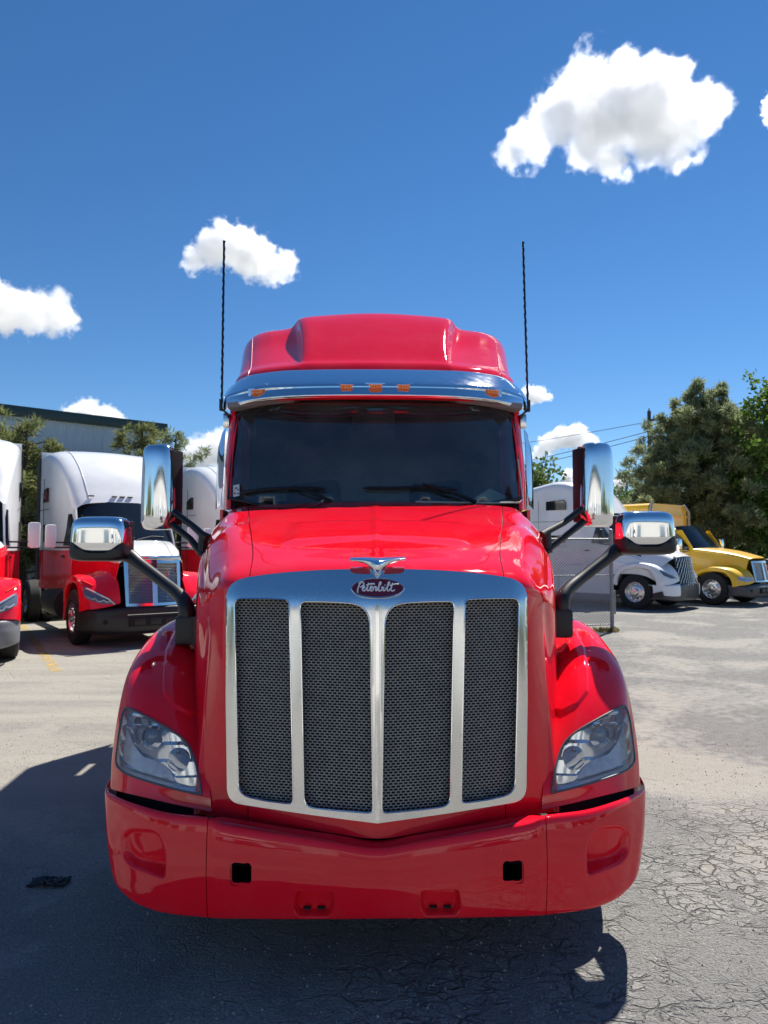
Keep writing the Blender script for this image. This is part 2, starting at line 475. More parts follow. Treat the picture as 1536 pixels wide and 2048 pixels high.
# bright rims round the four openings, and the ridge down the middle
def densify(L, step=7.0):
    out = []
    for i in range(len(L)):
        a, b = np.array(L[i], float), np.array(L[(i + 1) % len(L)], float); k = max(1, int(np.linalg.norm(b - a) / step))
        out += [tuple(a + (b - a) * t / k) for t in range(k)]
    return out
for L in holes:
    q = [on_face(x, y, .020) for x, y in densify(L)]; q = q + q[:1]
    MB().tube(q, .0028, n=6, caps=False).build('opening_rim', chrome, gf)
MB().tube([on_face(0, y, .012) for y in np.linspace(1210, 1640, 20)], .012, n=8).build('centre_ridge', chrome, gf)
# ---- perforated mesh panels behind the frame
def mesh_panel(x0, x1, z0, z1, sgn):
    cw, ch = .0208, .0113
    mb_v, mb_f = [], []
    ring = [(1, 0), (.76, .84), (0, 1), (-.76, .84), (-1, 0), (-.76, -.84), (0, -1), (.76, -.84)]
    nz = int((z1 - z0) / ch)
    for r in range(nz):
        zc = z0 + (r + .5) * ch
        off = (cw / 2 if r % 2 else 0)
        nx = int((x1 - x0 - off) / cw)
        for c in range(nx):
            xc = x0 + off + (c + .5) * cw
            hp = hpx(np.array((xc, dface(xc, zc), zc)))
            if poly_sdf(FR_OUT + [(-5, 1643), (-5, 1140)], np.array([hp[0]]), np.array([hp[1]]))[0] > -7: continue
            o = len(mb_v)
            sq = [(cw / 2, 0), (cw / 2, ch / 2), (0, ch / 2), (-cw / 2, ch / 2), (-cw / 2, 0), (-cw / 2, -ch / 2), (0, -ch / 2), (cw / 2, -ch / 2)]
            for (a, b) in sq:
                x, z = xc + a, zc + b; mb_v.append((sgn * x, dface(x, z) + .016, z))
            for (a, b) in ring:
                x, z = xc + a * cw * .425, zc + b * ch * .385; mb_v.append((sgn * x, dface(x, z) + .0165, z))
            for (a, b) in ring:
                x, z = xc + a * cw * .425, zc + b * ch * .385; mb_v.append((sgn * x, dface(x, z) + .022, z))
            for k in range(8):
                k2 = (k + 1) % 8
                mb_f.append((o + k, o + k2, o + 8 + k2, o + 8 + k)); mb_f.append((o + 8 + k, o + 8 + k2, o + 16 + k2, o + 16 + k))
    return mb_v, mb_f
for sgn in (1, -1):
    for (x0, x1) in ((.004, .352), (.334, .672)):
        v, f = mesh_panel(x0, x1, .655, 1.605, sgn)
        mesh('grille_mesh', v, f, mesh_metal, T, smooth=False)
Gd = np.array([[(x, dface(x, z) + .085, z) for x in np.linspace(-.70, .70, 15)] for z in (.60, 1.0, 1.3, 1.62)])
grid('radiator_screen', Gd, void, T, face=(0, -1, 0), solid=.03)
# ---- oval emblem with script lettering
ec = Vector(on_face(.5, 1176, .020)); en = (Vector(on_face(.5, 1170, .02)) - Vector(on_face(.5, 1182, .02))).normalized()
ex, ey = Vector((1, 0, 0)), en
ez = ex.cross(ey); ez = -ez if ez.y > 0 else ez
def em(x, y, lift=0.0):
    return ec + ex * x + ey * y + ez * (lift - .006 - .25 * abs(x) ** 2)
ov = [(.112 * math.cos(a), .0425 * math.sin(a)) for a in np.linspace(0, 2 * math.pi, 48, endpoint=False)]
b = MB(); b.add([em(x, y, .010) for x, y in ov] + [em(x, y, -.004) for x, y in ov] + [em(0, 0, .012)],
                [(i, (i + 1) % 48, 96) for i in range(48)] + [(i, i + 48, (i + 1) % 48 + 48, (i + 1) % 48) for i in range(48)])
emb = b.build('emblem', maroon, T)
MB().tube([em(x, y, .010) for x, y in ov] + [em(*ov[0], .010)], .0032, n=6, caps=False).build('emblem_rim', chrome, emb)
# strokes in emblem pixels of the enlarged photograph: middle (783,672), 700 wide
SC = .224 / 706.0
STROKES = [
    [(517, 740), (514, 712), (522, 672), (540, 625), (560, 600)],
    [(530, 620), (552, 594), (580, 590), (596, 610), (590, 640), (566, 658), (546, 662)],
    [(580, 690), (604, 672), (606, 656), (592, 652), (580, 676), (582, 706), (600, 716), (622, 700), (640, 672)],
    [(662, 606), (650, 650), (642, 690), (650, 714), (668, 708), (684, 690)],
    [(630, 640), (662, 626), (700, 618), (744, 620)],
    [(684, 690), (706, 676), (708, 658), (694, 654), (682, 680), (686, 708), (704, 716), (722, 700), (734, 664), (738, 654)],
    [(738, 654), (748, 664), (764, 660), (758, 690), (760, 714), (776, 704), (796, 664)],
    [(796, 664), (822, 622), (828, 600), (816, 596), (804, 630), (796, 690), (804, 716), (826, 714), (842, 692), (840, 672), (858, 668), (868, 676)],
    [(868, 664), (858, 696), (864, 716), (882, 706), (900, 676)],
    [(880, 634), (884, 640)],
    [(900, 676), (934, 630), (944, 600), (932, 596), (918, 640), (912, 694), (924, 716), (944, 704), (958, 684)],
    [(986, 604), (972, 650), (964, 694), (974, 718), (996, 712), (1014, 702)],
    [(950, 646), (985, 628), (1030, 618), (1068, 622)],
]
lt = MB()
for st in STROKES:
    P3 = [em((x - 783) * SC, -(y - 672) * SC, .0125) for x, y in curve_pts(np.array(st, float), max(6, 4 * len(st)))]
    lt.tube(P3, .0034, n=5)
lt.build('lettering', simple('lettering_silver', (.80, .83, .88), rough=.3, metal=.15), emb)
# ---- winged hood ornament and its lens base
oc = on_face(0, 1139, .01)
def orn(px_, py_, dd):                      # px, py inside the photograph
    return H(px_ - 751.5, py_, oc[1] + dd)
wing = [[(697, 1115, .02), (720, 1114.5, .0), (740, 1115, -.02), (752, 1115.5, -.03), (764, 1115, -.02), (785, 1114, .0), (807, 1113.5, .02)],
        [(697, 1119, .0), (720, 1120, -.03), (740, 1122, -.06), (752, 1123, -.075), (764, 1122, -.06), (785, 1119, -.03), (807, 1117, .0)],
        [(699, 1122, .005), (722, 1126, -.02), (735, 1130, -.05), (752, 1133, -.085), (769, 1130, -.05), (784, 1124.5, -.02), (806, 1120, .005)],
        [(715, 1125, .02), (731, 1129, .0), (738, 1136, -.03), (752, 1143, -.075), (766, 1136, -.03), (774, 1129, .0), (790, 1123, .02)],
        [(722, 1127, .04), (734, 1131, .03), (741, 1142, -.01), (752, 1149, -.035), (763, 1142, -.01), (770, 1131, .03), (782, 1126, .04)]]
Gw = surf(np.array([[orn(*q) for q in r] for r in wing]), np.linspace(0, 6, 37), np.linspace(0, 4, 25))
grid('hood_ornament', Gw, chrome, T, face=(0, -1, 0), solid=.012)
for sg0 in (-1, 1):
    q = [orn(751.5 + sg0 * k, y, dd) for k, y, dd in ((14, 1136, -.004), (54, 1136.5, .012), (54, 1142, .006), (47, 1146.5, .0), (14, 1147.5, -.014))]
    MB().prism(q, (0, .02, .006)).build('ornament_lens', simple('red_lens', (.42, .03, .02), rough=.15, coat=1) if sg0 < 0 else MATS['red_lens'], T)

# ---- front fenders
FN = [[(330, 1622, 3.125), (400, 1607, 3.14), (450, 1595, 3.17), (500, 1583, 3.24), (528, 1575, 3.34)],
      [(335, 1560, 3.17), (400, 1546, 3.18), (450, 1531, 3.22), (500, 1515, 3.31), (524, 1505, 3.42)],
      [(345, 1480, 3.32), (400, 1465, 3.29), (450, 1450, 3.32), (492, 1433, 3.40), (512, 1421, 3.50)],
      [(350, 1400, 3.53), (400, 1385, 3.47), (445, 1370, 3.49), (478, 1354, 3.57), (494, 1346, 3.66)],
      [(350, 1330, 3.78), (395, 1312, 3.74), (430, 1300, 3.77), (455, 1292, 3.84), (466, 1294, 3.92)],
      [(345, 1278, 4.1), (382, 1260, 4.1), (408, 1252, 4.12), (424, 1252, 4.16), (430, 1259, 4.2)],
      [(300, 1240, 4.5), (335, 1236, 4.5), (362, 1235, 4.5), (380, 1239, 4.5), (386, 1248, 4.52)],
      [(285, 1285, 4.9), (310, 1282, 4.9), (335, 1284, 4.9), (352, 1290, 4.9), (357, 1300, 4.9)]]
rows = []
cen = np.array((0, 4.05, .52))
for r in FN:
    q = [H(*p) for p in r]
    o = np.array(q[-1]); inn = np.array((0, cen[1] - o[1], cen[2] - o[2])); inn /= np.linalg.norm(inn)
    q.append(tuple(o + np.array((.012, 0, 0)) + inn * .05)); q.append(tuple(o + np.array((.008, 0, 0)) + inn * .13)); q.append(tuple(o + np.array((-.03, 0, 0)) + inn * .14))
    rows.append(q)
FNet = np.array(rows)
FG = surf(FNet, np.linspace(0, 7, 190), np.linspace(0, 7, 230))
nF = gnormals(FG); nF = np.where(nF[..., 1:2] - nF[..., 2:3] > 0, -nF, nF)
q = hpx(FG)
PAD = [(330, 1260), (352, 1262), (400, 1262), (418, 1300), (424, 1350), (424, 1386), (404, 1412), (372, 1428), (358, 1424), (352, 1400), (330, 1400)]
pad = 1 - sstep(-3, 3, poly_sdf(PAD, q[..., 0], q[..., 1]))
FG = FG + nF * (pad * .011)[..., None]
HL = [(350.5, 1585), (353, 1564), (362, 1521), (375, 1489), (397, 1467), (436, 1443), (490, 1415.5), (502, 1418), (509.5, 1447), (516, 1495), (518, 1521), (511, 1535), (487, 1549), (415, 1572), (358, 1585.5)]
HLs = [tuple(p) for p in curve_pts(np.array(HL), 120, closed=True)]
pair('fender', FG.reshape(-1, 3), keep_faces(FG, HLs, inside=False, margin=-.5), red, T, face=(.3, -1, 1), solid=.006)
# headlamps: lens flush with the fender skin, silver bowl behind it
from mathutils.bvhtree import BVHTree
_bv = BVHTree.FromPolygons([Vector(p) for p in FG.reshape(-1, 3)], gfaces(*FG.shape[:2]))
CAMP = Vector((0, 0, CAM_H))
def on_fender(h, py, deep=0.0):
    tgt = Vector(H(h, py, 3.5)); dr = (tgt - CAMP).normalized()
    hit = _bv.ray_cast(CAMP, dr)[0]
    if hit is None: hit = Vector(H(h, py, 3.45))
    return hit + Vector((0, 1, 0)) * deep
_c = np.array(HLs).mean(0)
def shrink(P, k):
    return [tuple(_c + (np.array(p) - _c) * k) for p in P]
lens_v, lens_f = plate(shrink(HLs, 1.0), [], 7.0, lambda x, y: on_fender(x, y, -.004))
gask = [on_fender(x, y, -.003) for x, y in HLs]; gask = gask + gask[:1]
def dome(h, py, r, deep, depth, prof):
    c = on_fender(h, py, deep); ax = Vector((.10, -1, .06))
    return c, ax
# housing: ring walls from lens edge back to a floor with a bezel step
def facet(x, y, deep):
    """stepped reflector floor: bands leaning back about 18 degrees, each starting behind the lens"""
    yb = 1590 - math.floor((1590 - y) / 34.0) * 34.0
    lo, p = on_fender(x, min(yb, 1578), deep), on_fender(x, y, deep)
    return Vector((p.x, max(lo.y + .13 * max(0, p.z - lo.z), p.y - .07 + deep * .5), p.z))
ringA = [on_fender(x, y, .004) for x, y in HLs]; ringB = [on_fender(x, y, .075) for x, y in shrink(HLs, .93)]
nH = len(HLs)
hv, hf = plate(shrink(HLs, .93), [], 4.0, lambda x, y: facet(x, y, .075))
o = len(hv); hv = list(hv) + ringA + ringB
hf = list(hf) + [(o + i, o + (i + 1) % nH, o + nH + (i + 1) % nH, o + nH + i) for i in range(nH)]
house = pair('headlight', hv, hf, silver, T, recalc=True, sharp=40)
glens = pair('headlight_lens', lens_v, lens_f, clear, None, face=(0, -1, 0))
gk = MB().tube(gask, .0048, n=8, caps=False).pair('gasket', simple('gasket_grey', (.10, .10, .11), rough=.4), None)
bz_poly = rounded([(352, 1586, 4), (362, 1524, 10), (378, 1492, 14), (400, 1470, 14), (440, 1450, 20), (484, 1432, 10), (492, 1452, 8), (487, 1486, 10), (470, 1512, 10), (432, 1525, 14), (412, 1545, 14), (404, 1568, 6)], n=5)
H1, H2 = (452, 1478), (399, 1522)
def circ(c, r, n=30, asp=1.0):
    return [(c[0] + r * math.cos(a), c[1] + r * asp * math.sin(a)) for a in np.linspace(0, 2 * math.pi, n, endpoint=False)]
bzv, bzf = plate(bz_poly, [circ(H1, 21, asp=1.1), circ(H2, 22, asp=1.15)], 3.5, lambda x, y: facet(x, y, .040 + .02 * ((x - 420) / 70) ** 2))
bezel = pair('headlight_bezel', bzv, bzf, simple('bezel_silver', (.94, .95, .97), rough=.10, metal=1), None, face=(0, -1, 0), solid=.004)
ax = Vector((.12, -1, .04)).normalized()
c1 = on_fender(*H1, .06); c2 = on_fender(*H2, .065)
pr = MB().lathe([(.052, -.02), (.052, .012), (.046, .020), (.046, .006)], c1, ax, 32).pair('projector_ring', chrome, None)
pl = MB().lathe([(.045, .004), (.040, .016), (.028, .026), (.014, .031), (.0005, .033)], c1, ax, 28).pair('projector_lens', simple('projector_glass', (.22, .26, .31), rough=.06, coat=1, spec=.9), None)
rb = MB().lathe([(.050, .026), (.048, .01), (.040, -.02), (.026, -.036), (.012, -.042)], c2, ax, 20).pair('reflector_bowl', chrome, None)
fac = MB()
for k in range(14):
    a = 2 * math.pi * k / 14
    e1 = Vector((math.cos(a), 0, math.sin(a)))
    fac.box(c2 + e1 * .034 - ax * .010, (.010, .016, .012), rot=Matrix.Rotation(-a, 3, 'Y'))
fc = fac.pair('reflector_facet', silver, None)
bu = MB().lathe([(.016, -.04), (.016, .0), (.012, .012), (.0005, .018)], c2, ax, 16).pair('bulb_shield', silver, None)
mk_poly = rounded([(408, 1568, 4), (416, 1548, 8), (434, 1530, 8), (472, 1517, 8), (492, 1490, 8), (502, 1460, 4), (511, 1500, 6), (512, 1524, 8), (484, 1545, 8)], n=4)
mkv, mkf = plate(mk_poly, [], 6.0, lambda x, y: on_fender(x, y, .045))
sg = pair('turn_signal_panel', mkv, mkf, simple('signal_reflector', (.86, .78, .80), rough=.25, metal=.3, var=.3, scale=30), None, face=(0, -1, 0))
for grp in (glens, gk, bezel, pr, pl, rb, fc, bu, sg):
    for o_, h_ in zip(grp, house): o_.parent = h_

# ---- bumper: centre section and two wrap-round ends
top = [(0, 1700, 2.895), (95, 1686, 2.90), (184, 1672, 2.915), (300, 1652, 2.94), (338, 1640, 2.955), (419, 1629, 3.02), (480, 1612, 3.11), (520, 1596, 3.22), (540, 1580, 3.34)]
bot = [(0, 1838, 2.91), (95, 1838, 2.91), (184, 1837, 2.918), (300, 1834.5, 2.938), (338, 1832, 2.95), (410, 1824, 2.99), (455, 1813, 3.035), (497, 1790, 3.10), (526, 1748, 3.2)]
cols = []
for i, (t, b_) in enumerate(zip(top, bot)):
    tp, bp = np.array(H(*t)), np.array(H(*b_))
    k = min(1, i / 4)
    shelf = .085 if i < 4 else (.06 if i == 4 else .035)
    rise = .003 if i < 4 else -.006
    c = [tp + (0, shelf, rise), tp + (0, .018, .006), tp + (0, -.004, -.012)]
    for f in (.25, .5, .75):
        m = tp * (1 - f) + bp * f; m[1] -= .028 * math.sin(math.pi * f) ; c.append(m)
    c += [bp + (0, -.004, .008), bp + (0, .03, -.006), bp + (0, .12, .0)]
    cols.append(c)
for (x, d, zt, zb) in ((1.272, 3.50, .705, .40), (1.272, 3.68, .71, .46)):
    c = [(x - .03, d, zt + .012), (x - .008, d, zt + .008), (x, d, zt - .012)] + [(x + .006, d, zt * (1 - f) + zb * f) for f in (.25, .5, .75)] + [(x, d, zb + .008), (x - .02, d, zb - .004), (x - .1, d, zb)]
    cols.append([np.array(q) for q in c])
BN = np.array(cols).transpose(1, 0, 2)
FOG = rounded([(430, 1670, 10), (446, 1656, 10), (490, 1652, 16), (509, 1666, 12), (507, 1712, 18), (490, 1732, 14), (422, 1756, 8), (420, 1705, 10)], n=5)
POCK = rounded([(88, 1783, 6), (163, 1781, 7), (168, 1818, 8), (158, 1833, 8), (94, 1834, 8), (86, 1812, 6)], n=5)
SQ = rounded([(252, 1725, 7), (291, 1723, 7), (291, 1763, 7), (252, 1765, 7)], n=5)
def bump_surf(u0, u1, n):
    us, vv = np.linspace(u0, u1, n), np.concatenate([np.linspace(0, 2, 14, endpoint=False), np.linspace(2, 6, 110), np.linspace(6.1, 8, 12)])
    G = surf(BN, us, vv, symu=True); nn = gnormals(G)
    nn = np.where((nn[..., 1:2] > 0) & (np.abs(nn[..., 1:2]) > .3), -nn, nn)
    q = hpx(G)
    f = poly_sdf(FOG, q[..., 0], q[..., 1]); p = poly_sdf(POCK, q[..., 0], q[..., 1])
    deep = .014 + .050 * np.clip((q[..., 1] - 1655) / 90, 0, 1) + .018 * np.clip((470 - q[..., 0]) / 50, 0, 1)
    dsp = deep * (1 - sstep(-12, 1.5, f))
    dsp = dsp + .046 * (1 - sstep(-8, 1, p))
    act = (dsp > 1e-4)
    G[..., 1] += np.where(act, dsp, 0)
    return G
Gc = bump_surf(0, 3.985, 250); Gcf = full(Gc)
def drop(Gr, poly):
    return keep_faces(Gr, poly, inside=False, margin=0)
bmp = mesh('bumper', Gcf.reshape(-1, 3), drop(Gcf, SQ), red, T, face=(0, -1, 0), solid=.006)
Ge = bump_surf(4.015, 10, 230)
gpair('bumper_end', Ge, red, T, face=(0, -1, 0), solid=.006)
Gl = surf(BN, np.linspace(3.9, 4.1, 3), np.linspace(0, 8, 40)); Gl[..., 1] += .016
gpair('bumper_seam_liner', Gl, void, T)
def on_bump(h, py, deep=0.0):
    p = H(h, py, 2.93); return Vector((p[0], 2.905 + deep, p[2]))
for sgn in (1, -1):
    sqr = [on_bump(x, y, .0) for x, y in SQ]
    for p in sqr: p.x *= sgn
    b = MB(); n = len(sqr)
    b.add(sqr + [p + Vector((0, .05, 0)) for p in sqr] + [p + Vector((0, .2, 0)) for p in sqr], [(i, (i + 1) % n, n + (i + 1) % n, n + i) for i in range(n)] + [(n + i, n + (i + 1) % n, 2 * n + (i + 1) % n, 2 * n + i) for i in range(n)] + [tuple(2 * n + i for i in range(n))])
    b.build('tow_opening', void, T, recalc=False)
    for x in (112, 140):
        p = on_bump(x, 1815, .028); MB().box((p.x * sgn, p.y, p.z), (.032, .012, .009), bev=.002).build('pocket_slot', void, bmp)
# black intake strip and structure in the gap above the bumper
GP = np.array([H(*p) for p in ((0, 1665, 2.975), (110, 1650, 3.01), (220, 1636, 3.05), (330, 1621, 3.125), (400, 1606, 3.15), (450, 1594, 3.18), (500, 1582, 3.25), (524, 1575, 3.34))])
GP = curve_pts(GP, 60)
Gg = np.stack([GP + (0, .035, -.09), GP + (0, .05, .0), GP + (0, .09, .06)], axis=0)
grid('gap_seal', full(Gg), void, T, solid=.004)
b = MB(); b.box((0, 3.5, .50), (1.9, .5, .34)); b.box((0, 3.3, .66), (1.3, .3, .12)); b.build('radiator_support', void, T)
b = MB()
for sgn in (-1, 1): b.box((sgn * .43, 7.3, .78), (.09, 7.4, .28))
b.box((0, 4.05, .5), (1.9, .14, .14));  b.box((0, 4.3, 1.2), (.95, 1.0, .75), bev=.05); b.build('chassis_frame', steel, T)
# ---- wheels
def wheel(name, c, side, parent, rad=.52, wid=.29, dish=.06, n=40):
    x = side
    c = Vector(c)
    ty = MB().lathe([(rad * .58, -wid / 2), (rad * .80, -wid / 2 - .012), (rad * .95, -wid / 2 + .01), (rad, -wid / 2 + .045), (rad, wid / 2 - .045), (rad * .95, wid / 2 - .01), (rad * .80, wid / 2 + .012), (rad * .58, wid / 2)], c, (x, 0, 0), n, caps=False)
    w = ty.build(name, rubber, parent)
    rim = MB().lathe([(rad * .58, wid / 2 - .005), (rad * .55, wid / 2 - .02), (rad * .52, wid / 2 - .05), (rad * .50, wid / 2 - dish - .04), (rad * .36, wid / 2 - dish), (rad * .22, wid / 2 - dish + .01), (rad * .21, wid / 2 + .005), (rad * .17, wid / 2 + .025), (.001, wid / 2 + .03)], c, (x, 0, 0), n, caps=False)
    rim.build('rim', alu, w)
    nt = MB()
    for k in range(10):
        a = 2 * math.pi * k / 10
        nt.lathe([(.017, 0), (.017, .035), (.008, .045)], c + Vector((x * (wid / 2 - dish), math.cos(a) * rad * .30, math.sin(a) * rad * .30)), (x, 0, 0), 6)
    for k in range(10):
        a = 2 * math.pi * (k + .5) / 10
        nt.lathe([(.001, .001), (.028, .001)], c + Vector((x * (wid / 2 - dish + .006), math.cos(a) * rad * .43, math.sin(a) * rad * .43)), (x, 0, 0), 8)
    nt.build('wheel_nut', MATS['chrome_soft'], w, kind='stuff')
    return w
for sgn in (-1, 1):
    wheel('wheel', (sgn * 1.05, 4.05, .52), sgn, T)
    for d in (9.5, 10.8):
        wheel('wheel', (sgn * 1.06, d, .52), sgn, T, dish=.16, wid=.30)
        wheel('wheel', (sgn * .72, d, .52), sgn, T, dish=.16, wid=.30)
    MB().lathe([(.33, -1.0), (.33, 1.0)], (sgn * .95, 6.6, .72), (0, 1, 0), 28).build('fuel_tank', chrome_dull, T)
# ---- cab: windscreen, pillars, visor, roof fairing
WN = [[(0, 1016, 4.86), (150, 1016, 4.90), (250, 1015, 5.0), (300, 1012, 5.16)],
      [(0, 940, 4.98), (150, 940, 5.02), (250, 940, 5.12), (298, 938, 5.28)],
      [(0, 870, 5.10), (150, 871, 5.14), (246, 873, 5.24), (294, 876, 5.42)],
      [(0, 785, 5.24), (150, 787, 5.28), (240, 792, 5.38), (288, 800, 5.54)]]
WG = surf(np.array([[H(*p) for p in r] for r in WN]), np.linspace(0, 3, 40), np.linspace(0, 3, 30), symu=True)
WGf = full(WG)
_wb = BVHTree.FromPolygons([Vector(p) for p in WGf.reshape(-1, 3)], gfaces(*WGf.shape[:2]))
def on_screen(h, py, off=0.0):
    dr = (Vector(H(h, py, 5.1)) - CAMP).normalized(); hit = _wb.ray_cast(CAMP, dr)
    p = hit[0] if hit[0] is not None else Vector(H(h, py, 5.2))
    return p + Vector((0, -off, off * .3))
scr_half = [(0, 798), (150, 800), (225, 805)] + rounded([(273, 813, 20), (284, 900, 30), (293, 1004, 8)], n=6) + [(240, 1009), (0, 1010)]
scr = scr_half + [(-x, y) for x, y in reversed(scr_half[1:-1])]
v, f = plate(scr, [], 22.0, lambda x, y: on_screen(x, y))
ws = mesh('windshield', v, f, wshield, T, face=(0, -1, 0))
# black printed border on the inside of the glass
scr_in = [(x * .965, 905 + (y - 905) * .935) for x, y in scr]
v, f = plate(scr, [scr_in], 22.0, lambda x, y: on_screen(x, y, -.006))
mesh('windshield_border', v, f, void, ws, face=(0, -1, 0))
q = [on_screen(x, y, .004) for x, y in scr]; q += q[:1]
MB().tube(q, .011, n=8, caps=False).build('gasket', black, ws)
q = [on_screen(x, y, .012) for x, y in [(285, 920), (290, 960), (294, 1000), (288, 1006), (240, 1007), (140, 1006), (80, 1005)]]
MB().tube(q, .007, n=6).build('cowl_trim', simple('cowl_trim_grey', (.42, .41, .38), rough=.5), ws)
# sticker
p = [on_screen(x, y, .004) for x, y in ((-283, 972), (-271, 969), (-271, 992), (-283, 995))]
st = MB().add(p, [(0, 1, 2, 3)]).build('sticker', sticker_m, ws, recalc=False)
b = MB()
for (x, y, w_, h_) in ((-280, 976, 4, 3), (-275, 979, 2.5, 3), (-281, 985, 2, 5), (-276, 987, 4, 2)):
    b.add([on_screen(x, y, .006), on_screen(x + w_, y - .5, .006), on_screen(x + w_, y + h_, .006), on_screen(x, y + h_, .006)], [(0, 1, 2, 3)])
b.build('sticker_print', sticker_k, st, recalc=False)
# A-pillars and header
AP = [[(289, 1018, 5.11), (296, 1019, 5.14), (302, 1020, 5.24), (303, 1020, 5.45)],
      [(287, 945, 5.21), (296, 945, 5.25), (300, 945, 5.36), (300, 945, 5.6)],
      [(280, 875, 5.33), (289, 875, 5.38), (294, 875, 5.48), (293, 875, 5.7)],
      [(270, 815, 5.44), (280, 813, 5.48), (288, 812, 5.58), (286, 812, 5.8)],
      [(262, 790, 5.46), (275, 786, 5.52), (283, 785, 5.62), (281, 785, 5.85)]]
APn = np.array([[H(*p) for p in r] for r in AP])
gpair('cab_pillar', surf(APn, np.linspace(0, 3, 24), np.linspace(0, 4, 40)), red, T, face=(.3, -1, 0), solid=.006)
HD = [[(0, 799, 5.195), (150, 801, 5.235), (235, 807, 5.335), (268, 816, 5.42)], [(0, 793, 5.175), (150, 795, 5.215), (235, 801, 5.315), (270, 809, 5.40)], [(0, 770, 5.30), (150, 772, 5.34), (235, 778, 5.42), (272, 785, 5.5)]]
grid('cab_header', full(surf(np.array([[H(*p) for p in r] for r in HD]), np.linspace(0, 3, 30), np.linspace(0, 2, 10), symu=True)), red, T, face=(0, -1, 0), solid=.006)
VN = [[(0, 794, 5.02), (150, 796, 5.06), (235, 803, 5.17), (280, 814, 5.30), (302, 822, 5.44), (306, 823, 5.75)],
      [(0, 788, 5.012), (150, 790, 5.052), (235, 797, 5.16), (281, 808, 5.29), (303, 815, 5.43), (306, 817, 5.75)],
      [(0, 777, 5.04), (150, 779, 5.08), (235, 785, 5.19), (283, 795, 5.31), (303, 803, 5.45), (306, 806, 5.75)],
      [(0, 764, 5.07), (150, 766, 5.11), (235, 773, 5.21), (282, 785, 5.34), (300, 792, 5.48), (303, 796, 5.75)],
      [(0, 740, 5.30), (150, 742, 5.34), (225, 749, 5.42), (262, 758, 5.50), (287, 774, 5.62), (296, 782, 5.8)],
      [(0, 738, 5.40), (150, 740, 5.44), (225, 747, 5.52), (262, 756, 5.60), (285, 772, 5.72), (294, 780, 5.9)]]
visor = grid('sun_visor', full(surf(np.array([[H(*p) for p in r] for r in VN]), np.linspace(0, 5, 70), np.linspace(0, 5, 60), symu=True)), chrome, T, face=(0, -1, 0), solid=.010)
MB().tube([H(0, 741 + k * 3, 5.29 - k * .0115) for k in range(15)], .003, n=6).build('visor_seam', chrome_dull, visor)
for sgn in (-1, 1):
    q = [np.array(H(h, y, d)) for h, y, d in ((262, 757, 5.49), (240, 762, 5.34), (215, 769, 5.18))]
    for p in q: p[0] *= sgn
    MB().tube(q, .003, n=6).build('visor_seam', chrome_dull, visor)
# five amber marker lamps on the visor
for (h, y) in ((-235, 783.5), (-58, 773), (0, 772.5), (56, 773), (235, 782.5)):
    d = float(np.interp(abs(h), [0, 150, 235], [5.045, 5.085, 5.195]))
    sg_ = 1 if h >= 0 else -1
    tilt = 0 if abs(h) < 100 else 1.5
    def mp(x, y_, dd): return H(h + x * sg_, y + y_ + tilt * (x / 16), d + dd + abs(x) * (.0005 if abs(h) > 100 else 0) * (1 if x > 0 else -1))
    fr_ = [mp(x, y_, -.030) for x, y_ in ((-13, -3.2), (12, -3.2), (11, 4.0), (-8, 4.0))]
    bk_ = [mp(x, y_, .03) for x, y_ in ((-18, -6.0), (16, -5.6), (16, 5.6), (-13, 5.6))]
    b = MB().add(fr_ + bk_, [(0, 1, 2, 3)] + [(i, i + 4, (i + 1) % 4 + 4, (i + 1) % 4) for i in range(4)])
    lamp = b.build('marker_light', amber, T, sharp=25)
    bk2 = [mp(x * 1.16, y_ * 1.18, .004) for x, y_ in ((-18, -6.0), (16, -5.6), (16, 5.6), (-13, 5.6))]
    MB().prism(bk2, (0, .03, 0)).build('lamp_base', chrome, lamp)
    b = MB()
    for k in range(4):
        for j in range(2):
            p = mp(-8 + k * 5.4, -1.6 + j * 3.4, -.030); b.lathe([(.008, 0), (.005, .005), (.0005, .007)], p, (0, -1, 0), 8)
    b.build('lens_bead', simple('amber_bright', (.95, .36, .03), rough=.1, coat=1) if 'amber_bright' not in MATS else MATS['amber_bright'], lamp)
# roof fairing
RN = [[(0, 748, 5.33), (100, 749, 5.35), (143, 750, 5.36), (160, 750, 5.37), (220, 755, 5.44), (256, 763, 5.52), (282, 776, 5.66)],
      [(0, 728, 5.40), (100, 729, 5.42), (143, 730, 5.43), (160, 731, 5.45), (215, 737, 5.52), (250, 745, 5.60), (276, 760, 5.74)],
      [(0, 716, 5.50), (100, 717, 5.52), (142, 719, 5.53), (156, 722, 5.63), (212, 727, 5.69), (246, 734, 5.76), (270, 750, 5.88)],
      [(0, 676, 5.80), (100, 678, 5.81), (143, 681, 5.83), (157, 692, 6.02), (212, 697, 6.08), (244, 706, 6.14), (265, 728, 6.26)],
      [(0, 634, 6.20), (100, 638, 6.20), (146, 642, 6.22), (163, 661, 6.36), (214, 668, 6.42), (243, 680, 6.48), (262, 706, 6.6)],
      [(0, 627, 6.46), (100, 632, 6.46), (149, 640, 6.48), (170, 658, 6.56), (216, 666, 6.62), (243, 678, 6.68), (260, 704, 6.8)],
      [(0, 640, 7.0), (95, 645, 7.0), (140, 652, 7.0), (162, 668, 7.0), (205, 677, 7.0), (232, 690, 7.0), (250, 715, 7.0)],
      [(0, 690, 8.35), (90, 692, 8.35), (128, 696, 8.35), (145, 704, 8.35), (180, 711, 8.35), (202, 722, 8.35), (217, 744, 8.35)]]
rn = []
